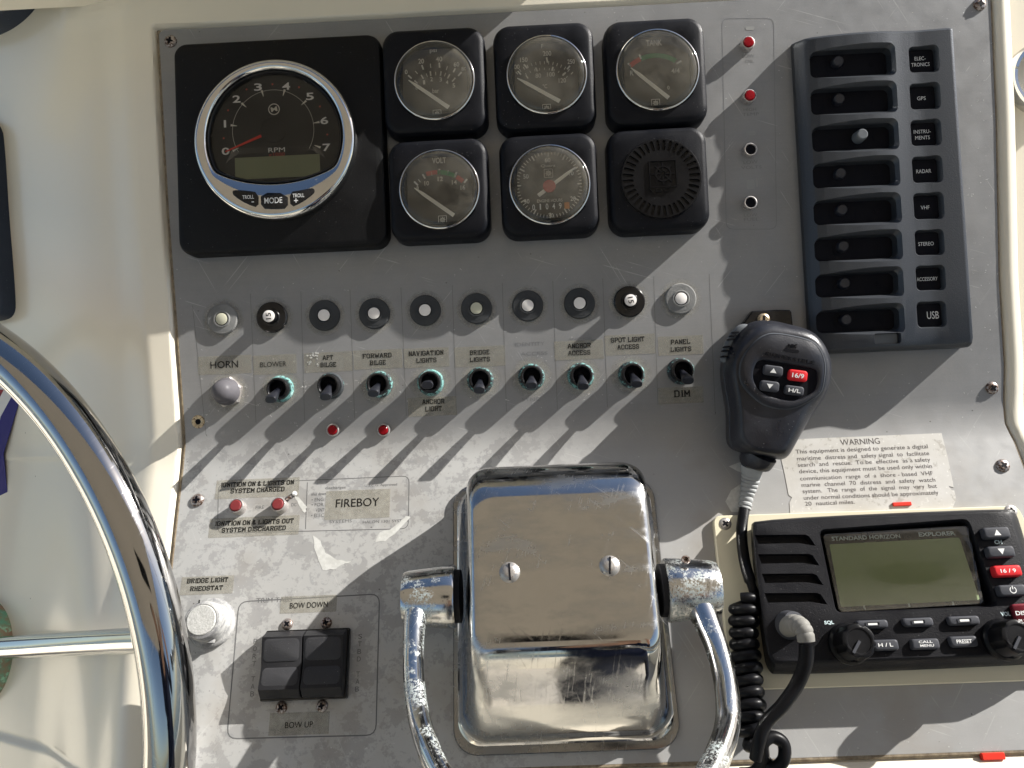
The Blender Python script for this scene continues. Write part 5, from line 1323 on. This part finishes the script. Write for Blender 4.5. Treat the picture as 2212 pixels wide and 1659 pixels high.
rkey(1140, 891, 165, 66, 'button marked H/L', txt='H / L', cut=.5)
rkey(1392, 884, 172, 64, 'button marked CALL MENU', two=('CALL', 'MENU'), cut=-.25)
rkey(1630, 869, 172, 66, 'button marked PRESET', txt='PRESET', cut=.2)
bm = bmesh.new(); text_px(T, bm, 'CH', *c9(1842, 250), 48*.3465, 24*.3465, RH+.1, bold=.03); text_px(T, bm, 'SQL', *c9(788, 753), 60*.3465, 26*.3465, RH+.1, bold=.03); text_px(T, bm, 'VOL', *c9(1888, 698), 60*.3465, 26*.3465, RH+.1, bold=.03)
T.add('printed_lettering', bm, 'teal', 0)
bm = bmesh.new(); P_ = corner_round([q9(x, y, RH+1) for x, y in ((1915, 640), (2130, 625), (2190, 790), (1965, 795))], 1.5); rings(bm, [atz(P_, RH-.2), atz(P_, RH+2.0), atz(inset(P_, .5), RH+2.4)]); cv = T.add('distress_cover', bm, plastic('dark_red_translucent_cover', (.16, .02, .03), .25, .1, 900, .3), 40)
bm = bmesh.new(); text_px(T, bm, 'DISTRESS', *c9(2040, 690), 180*.3465, 26*.3465, RH+2.5, bold=.02); text_px(T, bm, 'PUSH', *c9(2010, 742), 80*.3465, 22*.3465, RH+2.5, bold=.02); T.add('lettering', bm, 'whiteink', 0, cv)
def rknob(bx, by, tx, ty, lb):
    b0, t0 = q9(bx, by, RH), q9(tx, ty, RH+15); n = 44
    ax_ = lambda z: Vector((b0.x+(t0.x-b0.x)*(z/15)*.35, b0.y+(t0.y-b0.y)*(z/15)*.35, 0))
    fl = lambda i: 1.0 - (.09 if (i % 8) in (0, 1) else 0)
    rs = []
    for r_, z, f_ in ((9.8, 0, 0), (9.8, 2.5, 0), (8.8, 4.0, 0), (8.5, 4.2, 1), (8.2, 13.0, 1), (7.7, 14.6, 1), (6.4, 15.0, 0), (5.6, 14.9, 0), (5.4, 14.6, 0)):
        rs.append(circ(r_, RH+z, b0.x, b0.y, n, fl if f_ else None))
    bm = bmesh.new(); rings(bm, rs); k_ = T.add('knob', bm, 'cord', 30); k_['label'] = lb
    bm = bmesh.new(); c, s = math.cos(R(232)), math.sin(R(232))
    a, b = Vector((b0.x, b0.y, 0)), Vector((b0.x+6.5*c, b0.y+6.5*s, 0)); nn = Vector((-s, c, 0))*.65
    rings(bm, [atz([a-nn, b-nn, b+nn, a+nn], RH+14.4), atz([a-nn, b-nn, b+nn, a+nn], RH+15.5)]); T.add('pointer', bm, 'btn', 0, k_)
rknob(905, 885, 938, 840, 'left knob marked SQL'); rknob(1865, 860, 1900, 808, 'right knob marked VOL')

# ------------------------------------------------------------------ trim rocker switch
T = Thing('trim_tab_switch', 'double black rocker switch for the trim tabs between BOW DOWN and BOW UP', 'rocker switch', 'L', 655, 1436, 8)
def q7(x, y, h): return T.p(*c7(x, y), h)
a, b = q7(1468, 1090, 5), q7(1930, 1075, 5); t_, b_ = q7(1700, 892, 5), q7(1690, 1270, 5)
cx_, cy_ = (a.x+b.x)/2, (t_.y+b_.y)/2; w_, h_ = b.x-a.x, t_.y-b_.y
bm = bmesh.new(); slab(bm, w_+1.6, h_+1.6, 1, [(0, 0), (0, 3.0), (.5, 3.6)], cx_, cy_, 4); T.add('switch_body', bm, 'glossblack', 30)
for sgn in (-1, 1):
    xc = cx_+sgn*w_/4; hw = w_/4-.3; bm = bmesh.new(); rows_ = []
    yt, yb_ = cy_+h_/2, cy_-h_/2
    for yv, zt, ins in ((yt, 3.4, .3), (yt-.3, 6.5, .1), (yt-3.4, 12.2, 0), (cy_+3, 10.6, 0), (cy_-1.0, 9.6, 0), (cy_-4, 9.9, 0), (yb_+5.2, 11.2, 0), (yb_+4.2, 11.2, 0), (yb_+.4, 7.0, .1), (yb_, 3.4, .3)):
        x0, x1 = xc-hw+ins, xc+hw-ins
        rows_.append([Vector((x0, yv, 3.2)), Vector((x0, yv, zt-.7)), Vector((x0+.2, yv, zt-.2)), Vector((x0+.7, yv, zt)), Vector((x1-.7, yv, zt)), Vector((x1-.2, yv, zt-.2)), Vector((x1, yv, zt-.7)), Vector((x1, yv, 3.2))])
    rings(bm, rows_); rk = T.add('rocker', bm, 'greyrocker', 25); rk['label'] = 'left rocker, half in the sun' if sgn < 0 else 'right rocker, in the shade'
    for y0, y1, z0, z1 in ((yt-4.2, cy_+1.0, 12.05, 10.2), (cy_-1.6, yb_+5.8, 9.8, 11.05)):
        bm = bmesh.new(); ym, hh = (y0+y1)/2, y0-y1
        for k_, dz in ((0, -.2), (.0, .18), (.5, .32)):
            pass
        def tl(i, dz): return [Vector((q.x, q.y, z0+(z1-z0)*(y0-q.y)/hh+dz)) for q in rrect(2*hw-2.4-2*i, hh-.3-2*i, 2.4, 0, xc, ym, 4)]
        rings(bm, [tl(0, -.3), tl(0, .12), tl(.4, .28)]); T.add('finger_pad', bm, 'rockerpad', 30, rk)
# ------------------------------------------------------------------ rheostat knob
T = Thing('rheostat_knob', 'pale corroded round knob under the BRIDGE LIGHT RHEOSTAT label', 'knob', 'L', *c7(1182, 852), 0)
bm = bmesh.new(); lathe(bm, [(12.8, 0), (12.9, 1.8), (12.2, 2.8), (11.0, 3.2), (10.3, 4.5), (10.1, 10), (9.8, 12.4), (9.2, 13.6), (8.2, 14.0), (7.8, 13.7)], 0, 0, 56); T.add('knob_body', bm, 'marble', 40)
bm = bmesh.new(); lathe(bm, [(7.7, 13.5), (7.6, 14.3), (7.2, 14.6)], 0, 0, 48); T.add('top_cap', bm, 'capdisc')
bm = bmesh.new(); p = q7(1115, 735, 9)
T.o3 = T.o3
pp_ = T.p(*c7(1113, 733), 13.5); quadline(bm, (pp_.x, pp_.y-.7), (pp_.x+.1, pp_.y+1.0), .8, 14.1); T.add('index_mark', bm, 'ink', 0)
bm = bmesh.new(); tube(bm, [Vector((2.4, -9.2, 5.6)), Vector((2.6, -10.35, 5.6))], 1.5, 16); T.add('grub_screw_hole', bm, 'voidblack')
bm = bmesh.new(); tube(bm, [Vector((2.4, -9.0, 5.6)), Vector((2.65, -10.8, 5.6))], [2.9, 2.1], 16, False); T.add('grub_screw_boss', bm, 'marble', 40)

# ------------------------------------------------------------------ throttle control
T = Thing('throttle_control', 'scratched chrome twin lever throttle and shift control bolted on the lower panel', 'throttle', 'L', 1215, 1330, 0)
TH = 52.0
fl_, fr_ = T.p(981, 1330, 2).x, T.p(1440, 1330, 2).x; ft, fb = T.p(1200, 1040, 2).y, T.p(1220, 1626, 2).y
cx_, cw = (fl_+fr_)/2, fr_-fl_
bm = bmesh.new(); slab(bm, cw+1, ft-fb, 12, [(0, 0), (0, 2.0), (.5, 2.8), (1.8, 3.0), (4, 3.2)], cx_, (ft+fb)/2, 10); T.add('base_flange', bm, 'flangechrome', 45)
tl, tr_, br_, bl_ = [T.p(x, y, TH) for x, y in ((1022, 1071), (1390, 1056), (1420, 1394), (1025, 1408))]
xt0, xt1 = (tl.x+bl_.x)/2, (tr_.x+br_.x)/2; yt1 = (tl.y+tr_.y)/2; ybk = (bl_.y+br_.y)/2
cxt, wt = (xt0+xt1)/2, xt1-xt0
y_low = T.p(1220, 1590, 10).y; ytop_mid = T.p(1200, 993, 38).y
lev = []
def shell_ring(z, x0, x1, y0, y1, r, n=10): return rrect(x1-x0, y1-y0, r, z, (x0+x1)/2, (y0+y1)/2, n)
xb0, xb1 = fl_+5.5, fr_-5.5
def mixv(a, b, t): return a+(b-a)*t
RS = []
zs = [3.1, 4, 6, 9, 13, 18, 24, 30, 36, 41, 45, 47.5, 49.3, 50.6, 51.5, 52]
for z in zs:
    t = (z-3.1)/(TH-3.1)
    # side walls lean in slightly, flaring into the flange
    fla = 3.5*math.exp(-(z-3.1)/3.0)
    rd = max(0, z-(TH-5)); rnd_ = 5-math.sqrt(max(0, 25-rd*rd))
    x0 = mixv(xb0, xt0-2.2, min(1, t*1.0))-fla+rnd_*.9; x1 = mixv(xb1, xt1+2.2, min(1, t))+fla-rnd_*.9
    y1 = mixv(ft-6, ytop_mid, min(1, (z-3.1)/36))+fla - (0 if z < 30 else (z-30)**2/484*(ytop_mid-yt1-2)) - rnd_*.5
    if z <= 10: y0 = y_low - fla + (z-3)*.15
    else:
        s_ = (z-10)/(TH-10); y0 = mixv(y_low+1, ybk, s_**1.05)
        y0 = y0 + 1.5*math.sin(math.pi*min(1, s_))*-2.2
    y0 += rnd_*.6
    RS.append(shell_ring(z, x0, x1, y0, y1, 12 if z < 40 else 9.5))
last = RS[-1]; cxl = sum(p.x for p in last)/len(last); cyl = sum(p.y for p in last)/len(last)
for k_, dz in ((.97, .12), (.85, .3), (.5, .5)):
    RS.append([Vector((cxl+(p.x-cxl)*k_, cyl+(p.y-cyl)*k_, TH+dz)) for p in last])
bm = bmesh.new(); rings(bm, RS); T.add('cover', bm, 'coverchrome', 75)
for x, y, lb, rt in ((1101, 1236, 'left slotted screw of the cover', 92), (1317, 1222, 'right slotted screw of the cover', 84)):
    p = T.p(x, y, TH+1); r = 4.6; bm = bmesh.new()
    lathe(bm, [(r+.5, TH+.2), (r+.2, TH+.6), (r-.1, TH+.9), (r*.8, TH+2.0), (r*.4, TH+2.6)], p.x, p.y, 32); s_ = T.add('slotted_screw', bm, 'screwclean', 50); s_['label'] = lb
    c, s = math.cos(R(rt)), math.sin(R(rt)); bm = bmesh.new(); a, b = Vector((p.x-3.9*c, p.y-3.9*s, 0)), Vector((p.x+3.9*c, p.y+3.9*s, 0)); nn = Vector((-s, c, 0))*.42
    rings(bm, [atz([a-nn, b-nn, b+nn, a+nn], TH+1.2), atz([a-nn, b-nn, b+nn, a+nn], TH+2.72)]); T.add('screw_slot', bm, 'voidblack', 0, s_)
HH = 30
for sgn, hx0, hx1, hy, arm, lb in ((-1, 985, 872, 1288, [(915, 1288, 30), (898, 1330, 38), (893, 1400, 47), (895, 1480, 57), (907, 1560, 68), (935, 1640, 82), (980, 1720, 97), (1040, 1800, 108)], 'left chrome lever, chrome flaking white'),
                                   (1, 1436, 1551, 1275, [(1500, 1282, 30), (1524, 1340, 38), (1548, 1400, 46), (1568, 1480, 57), (1572, 1560, 68), (1552, 1630, 82), (1515, 1700, 97), (1460, 1780, 108)], 'right chrome lever, pitted with rust spots')):
    bm = bmesh.new(); a = T.p(hx0, hy, HH); b = T.p(hx1, hy-sgn*4, HH); b.y = a.y
    d = (b-a)
    path = [a, a+d*.04, a+d*.3, a+d*.6, a+d*.9, a+d*.985, a+d]
    tube(bm, path, [14.8, 15.4, 15.0, 14.2, 13.4, 12.6, 10.5], 36); lv = T.add('lever_hub', bm, 'leverchrome' if sgn < 0 else 'heavycorr', 40); lv['label'] = lb
    bm = bmesh.new(); tube(bm, [a-d*.10, a+d*.02], [12.8, 12.8], 30); T.add('hub_seal', bm, 'rubberedge', 40)
    pa = catmull([T.p(x, y, h) for x, y, h in arm], 8)
    n = len(pa); rad = [(4.5 if sgn < 0 else 5.0)+6.0*math.exp(-i/5.0)+.4*i/n for i in range(n)]
    bm = bmesh.new(); tube(bm, pa, rad, 24); T.add('lever_arm', bm, 'flakychrome' if sgn < 0 else 'leverchrome', 60)
    e = pa[-1]; bm = bmesh.new(); N_ = 12
    rings(bm, [[e+Vector((13*math.sin(math.pi*i/N_)*math.cos(q), 13*math.sin(math.pi*i/N_)*math.sin(q), 13*math.cos(math.pi*i/N_))) for q in [2*math.pi*j/24 for j in range(24)]] for i in range(1, N_)]); T.add('lever_knob', bm, 'glossblack', 60)
    if sgn > 0:
        bm = bmesh.new(); p = T.p(*c8(1562, 607), HH+14); lathe(bm, [(2.2, HH+13.3), (1.9, HH+14.6), (1.2, HH+14.6), (1.1, HH+13)], p.x, p.y, 18, False, True); T.add('grub_screw', bm, 'screw')

# ------------------------------------------------------------------ steering wheel
def rot_basis(nv):
    nv = nv.normalized(); a = nv.cross(Vector((0, 1, 0))).normalized(); return nv, a, nv.cross(a)
WC_ = Vector((-361, -144, -3)); WN_, wa, wb = rot_basis(Vector((-.38, -.09, 1))); WR = 201.2; TR = 12.3
e = bpy.data.objects.new('steering_wheel', None); C.objects.link(e)
e.matrix_world = MU @ Matrix.Translation(WC_*S)
tag(e, 'polished chrome steering wheel rim and spokes at the lower left', 'steering wheel')
bm = bmesh.new(); rs = []
for i in range(160):
    t = 2*math.pi*i/160; d = wa*math.cos(t)+wb*math.sin(t)
    rs.append([d*(WR+TR*math.cos(q))+WN_*TR*math.sin(q) for q in [2*math.pi*j/28 for j in range(28)]])
rs.append(rs[0]); rings(bm, rs, False, False); bmesh.ops.remove_doubles(bm, verts=bm.verts, dist=.001); add_obj('rim', bm, 'wheelchrome', e, 60)
hubc = -WN_*22 + Vector((0, -5, 0))
def vproj(p):
    d = p+WC_-CAMP; return 1106+F_D*d.dot(_r)/(-d.dot(_z)), 829.5-F_D*d.dot(_u)/(-d.dot(_z))
best = min(range(720), key=lambda i: abs(vproj((wa*math.cos(i*math.pi/360)+wb*math.sin(i*math.pi/360))*WR)[1]-1378)+ (1e4 if vproj((wa*math.cos(i*math.pi/360)+wb*math.sin(i*math.pi/360))*WR)[0] < 300 else 0))
for k_ in range(3):
    t = best*math.pi/360+k_*2*math.pi/3; d = wa*math.cos(t)+wb*math.sin(t)
    bm = bmesh.new(); pth = catmull([hubc*.9+d*26, hubc*.72+d*95, hubc*.42+d*150, d*WR], 8); tube(bm, pth, 6.4, 20); add_obj('spoke', bm, 'chrome', e, 60)
bm = bmesh.new(); tube(bm, [hubc*1.25, hubc*1.1, hubc*.9, hubc*.8], [24, 29, 29, 22], 40); add_obj('hub', bm, 'chrome', e, 60)
# helm base disc on the console
px_ = None
for h_ in range(0, -130, -1):
    px_ = at(-62, 1415, 'U', h_)
    if console_z(px_.x, px_.y) >= h_: break

e2 = bpy.data.objects.new('steering_boss', None); C.objects.link(e2); nb = Vector((-.54, -.03, 1)).normalized(); px_ = at(-60, 1415, 'U', px_.z+12)
qn = nb.to_track_quat('Z', 'Y').to_matrix().to_4x4(); e2.matrix_world = MU @ Matrix.Translation(px_*S) @ qn
tag(e2, 'round green patinated helm base with black gasket behind the wheel spoke', 'helm base')
bm = bmesh.new(); lathe(bm, [(33.2, -34), (33.2, -13), (32.8, -12), (31.6, -11.6), (30, -12)], 0, 0, 72, True, False); add_obj('gasket', bm, 'rubberedge', e2, 40)
bm = bmesh.new(); lathe(bm, [(31.6, -20), (31.4, -4), (30.4, 1.5), (27, 4.5), (14, 9), (9, 14)], 0, 0, 72); add_obj('bronze_flange', bm, 'patina', e2, 40)

# ------------------------------------------------------------------ odds and ends at the frame edges
def on_console(px, py):
    """point on the console surface under a layout position"""
    h = 0.0
    for _ in range(25):
        p = at(px, py, 'U', h); h = .5*h+.5*console_z(p.x, p.y)
    return at(px, py, 'U', h)
def cthing(name, label, cat, px, py, pts, lo, hi, mat, edge=.8, part='body'):
    c0 = on_console(px, py); q = [on_console(x, y) for x, y in pts]
    # best tangent plane from the outline itself
    nrm = Vector((0, 0, 0)); m = len(q); cen = sum(q, Vector())/m
    for i in range(m): nrm += (q[i]-cen).cross(q[(i+1) % m]-cen)
    if nrm.z < 0: nrm = -nrm
    rotm = nrm.to_track_quat('Z', 'Y').to_matrix().to_4x4(); Mx = Matrix.Translation(cen) @ rotm; inv = Mx.inverted()
    e = bpy.data.objects.new(name, None); C.objects.link(e); e.matrix_world = MU @ Matrix.Translation(cen*S) @ rotm
    tag(e, label, cat); loc = [inv @ v for v in q]
    loc = chaikin([Vector((v.x, v.y, 0)) for v in loc], 2) if edge else [Vector((v.x, v.y, 0)) for v in loc]
    bm = bmesh.new(); rings(bm, [atz(loc, lo), atz(inset(loc, 0), hi-edge), atz(inset(loc, max(edge, .01)), hi)]); add_obj(part, bm, mat, e, 40)
    return e, inv
cthing('side_gauge_box', 'dusty dark blue instrument box cut off by the left edge of the photo', 'instrument box', 0, 480, [(-160, 240), (-60, 252), (4, 262), (12, 330), (22, 500), (34, 640), (34, 680), (10, 694), (-60, 700), (-160, 700)], -6, 9, 'dustydark', 1.2, 'housing')
cx_, cy_ = -60, -85
cthing('compass_base', 'dark round compass base cut off by the top left corner', 'compass', 0, 0, [(cx_+172*math.cos(R(a)), cy_+172*math.sin(R(a))) for a in range(0, 360, 12)], -6, 14, 'dustydark', 1.5, 'base_ring')
e, inv = cthing('name_decal', 'navy, white and red vinyl decal inside the wheel rim', 'decal', 10, 980, [(-60, 1095), (16, 1092), (13, 980), (42, 870), (60, 820), (34, 800), (-60, 790)], -.05, .12, 'navy', 0, 'navy_film')
for nm_, pts, m_ in (('white_film', [(-60, 930), (0, 932), (6, 900), (24, 862), (34, 838), (-60, 830)], 'vinylwhite'), ('red_film', [(-60, 880), (-2, 882), (2, 860), (10, 842), (-60, 838)], 'vinylred')):
    bm = bmesh.new(); P_ = [inv @ on_console(x, y) for x, y in pts]; zz = .25 if m_ == 'vinylwhite' else .38
    rings(bm, [atz(P_, zz-.1), atz(P_, zz)]); add_obj(nm_, bm, m_, e, 0)
# cup holder ring on the side deck, right edge
pc_ = at(2262, 165, 'U', -10)
e = bpy.data.objects.new('cup_holder', None); C.objects.link(e); e.matrix_world = MU @ Matrix.Translation(pc_*S)
tag(e, 'chrome ring of a cup holder just showing at the right edge', 'cup holder')
bm = bmesh.new(); lathe(bm, [(22, -6), (22, 1), (20.6, 2.6), (18.6, 2.2), (17.5, -4), (17, -30)], 0, 0, 60, False, True); add_obj('ring', bm, 'chrome', e, 60)

# unseen block added above the panel to shade its top left
tipx, tipy = at(1107, 27)[0], at(1107, 27)[1]
sx = math.cos(AZ); sy = math.sin(AZ)
dh = 22; hx, hy = tipx+sx/sy*dh, tipy+dh
bm = bmesh.new()
HS = 62
x1 = hx; x0 = -520
rings(bm, [[Vector((x0, hy, -8)), Vector((x1, hy, -8)), Vector((x1, hy+140, -8)), Vector((x0, hy+140, -8))], [Vector((x0, hy, HS-4)), Vector((x1, hy, HS-4)), Vector((x1, hy+140, HS-4)), Vector((x0, hy+140, HS-4))],
           [Vector((x0, hy+3, HS)), Vector((x1-3, hy+3, HS)), Vector((x1-3, hy+137, HS)), Vector((x0, hy+137, HS))]])
e = bpy.data.objects.new('shade_block', None); C.objects.link(e); e.matrix_world = MU
tag(e, 'unseen cream block added beyond the top edge to shade the panel', 'shade block'); add_obj('shade_block_shell', bm, 'cream', e, 20)

# ------------------------------------------------------------------ surroundings mirrored in the chrome
def wbox(name, x0, x1, y0, y1, z0, z1, mat, label=None, cat=None, kind=None, bev=.03):
    bm = bmesh.new(); w_, h_ = (x1-x0)*1000, (y1-y0)*1000
    slab(bm, w_, h_, bev*1000, [(0, z0*1000), (0, z1*1000-20), (6, z1*1000-6), (20, z1*1000)], (x0+x1)*500, (y0+y1)*500, 5)
    o = add_obj(name, bm, mat, None, 40); tag(o, label, cat, None, kind); return o
bm = bmesh.new(); rings(bm, [[Vector((-3e6, -3e6, -2200)), Vector((3e6, -3e6, -2200)), Vector((3e6, 3e6, -2200)), Vector((-3e6, 3e6, -2200))]], True, False)
o = add_obj('water', bm, 'water', None, 0); o['kind'] = 'structure'
o = wbox('cockpit_deck', -1.7, 1.7, -3.2, .3, -1.25, -1.1, 'deck', None, None, 'structure')
wbox('cockpit_side', -1.9, -1.65, -3.2, .6, -1.2, -.25, 'cream', None, None, 'structure'); wbox('cockpit_side', 1.65, 1.9, -3.2, .6, -1.2, -.45, 'cream', None, None, 'structure')
wbox('transom', -1.65, 1.65, -3.4, -3.2, -1.2, -.35, 'cream', None, None, 'structure')
wbox('boat_seat', -.75, -.15, -1.9, -1.3, -1.1, -.55, 'canvas', 'beige helm seat behind the photographer, seen only mirrored in chrome', 'seat')
# canvas top overhead
e = bpy.data.objects.new('canvas_top', None); C.objects.link(e); tag(e, 'beige canvas sun top overhead, seen only mirrored in the chrome', 'canvas top')
bm = bmesh.new(); rs = []
for i in range(13):
    x = -1300+2350*i/12; rs.append([Vector((x, yv, 900-90*((i-6)/6)**2-20*((yv+900)/900)**2)) for yv in (-2000, -1500, -1000, -500, -60)])
vs_ = rings(bm, rs, False, False, False); bmesh.ops.solidify(bm, geom=bm.faces[:], thickness=4); add_obj('canvas', bm, 'canvas', e, 60)
for yv in (-1900, -150):
    for sx_ in (-1, 1):
        bm = bmesh.new(); tube(bm, [Vector((1180*sx_-120, yv, 800)), Vector((1650*sx_, yv-100, -300))], 12, 12); add_obj('pole', bm, 'chrome', e, 60)
# photographer
def person():
    e = bpy.data.objects.new('person', None); C.objects.link(e); e.location = (.22, -1.02, -1.1)
    tag(e, 'person in dark clothes holding up a phone, seen only mirrored in the chrome', 'person')
    def skin(name, verts, edges, mat, sub=2):
        me = bpy.data.meshes.new(name); me.from_pydata([v[:3] for v in verts], edges, []); o = bpy.data.objects.new(name, me); C.objects.link(o)
        md = o.modifiers.new('s', 'SKIN'); md.use_smooth_shade = True
        for d, v in zip(me.skin_vertices[0].data, verts): d.radius = (v[3], v[4] if len(v) > 4 else v[3])
        me.skin_vertices[0].data[0].use_root = True
        s_ = o.modifiers.new('u', 'SUBSURF'); s_.levels = sub; s_.render_levels = sub
        dg = bpy.context.evaluated_depsgraph_get(); m2 = bpy.data.meshes.new_from_object(o.evaluated_get(dg)); m2.name = name
        o.modifiers.clear(); o.data = m2; m2.materials.clear(); m2.materials.append(M[mat]); m2.shade_smooth(); o.parent = e; return o
    V = [(0, 0, .92, .16, .12), (0, .02, 1.12, .15, .11), (0, .04, 1.32, .18, .12), (0, .05, 1.44, .11, .08), (0, .07, 1.52, .055), (0, .10, 1.62, .085, .095), (0, .10, 1.70, .08, .09),
         (.19, .05, 1.40, .06), (.24, .18, 1.18, .045), (.12, .42, 1.30, .035), (.07, .47, 1.36, .025), (-.19, .05, 1.40, .06), (-.24, .18, 1.18, .045), (-.12, .42, 1.30, .035), (-.07, .47, 1.36, .025),
         (.10, 0, .86, .10), (.12, .04, .48, .07), (.13, 0, .09, .05), (.14, .14, .04, .045), (-.10, 0, .86, .10), (-.12, .04, .48, .07), (-.13, 0, .09, .05), (-.14, .14, .04, .045)]
    E_ = [(0, 1), (1, 2), (2, 3), (3, 4), (4, 5), (5, 6), (2, 7), (7, 8), (8, 9), (9, 10), (2, 11), (11, 12), (12, 13), (13, 14), (0, 15), (15, 16), (16, 17), (17, 18), (0, 19), (19, 20), (20, 21), (21, 22)]
    body = skin('body', V, E_, 'cloth')
    body.data.materials.append(M['skin']); body.data.materials.append(M['denim'])
    for p in body.data.polygons:
        c = p.center
        if c.z > 1.50 or (c.y > .36 and c.z > 1.2): p.material_index = 1
        elif c.z < .95: p.material_index = 2
    for s in (-1, 1):
        for k_ in range(4):
            x = s*.07; z = 1.37-.02*k_; ln_ = (.035, .04, .038, .03)[k_]
            skin('finger', [(x, .47, z, .009), (x-s*.012, .47+ln_*.6, z+.004, .008), (x-s*.035, .47+ln_*.8, z+.003, .007)], [(0, 1), (1, 2)], 'skin', 1)
        skin('thumb', [(s*.07, .46, 1.385, .011), (s*.055, .455, 1.41, .009), (s*.035, .46, 1.415, .008)], [(0, 1), (1, 2)], 'skin', 1)
    skin('hair', [(0, .07, 1.74, .085, .09), (0, .05, 1.70, .09, .09), (0, .03, 1.64, .06, .05)], [(0, 1), (1, 2)], 'hair', 2)
person()
cp = cam.matrix_world.translation
bm = bmesh.new(); slab(bm, 150, 72, 9, [(0, 6), (0, 13), (1, 14)], 0, 0, 6)
o = add_obj('phone', bm, 'glossblack', None, 40); o.matrix_world = cam.matrix_world.copy(); tag(o, 'black phone held up by the photographer, behind the view', 'phone')
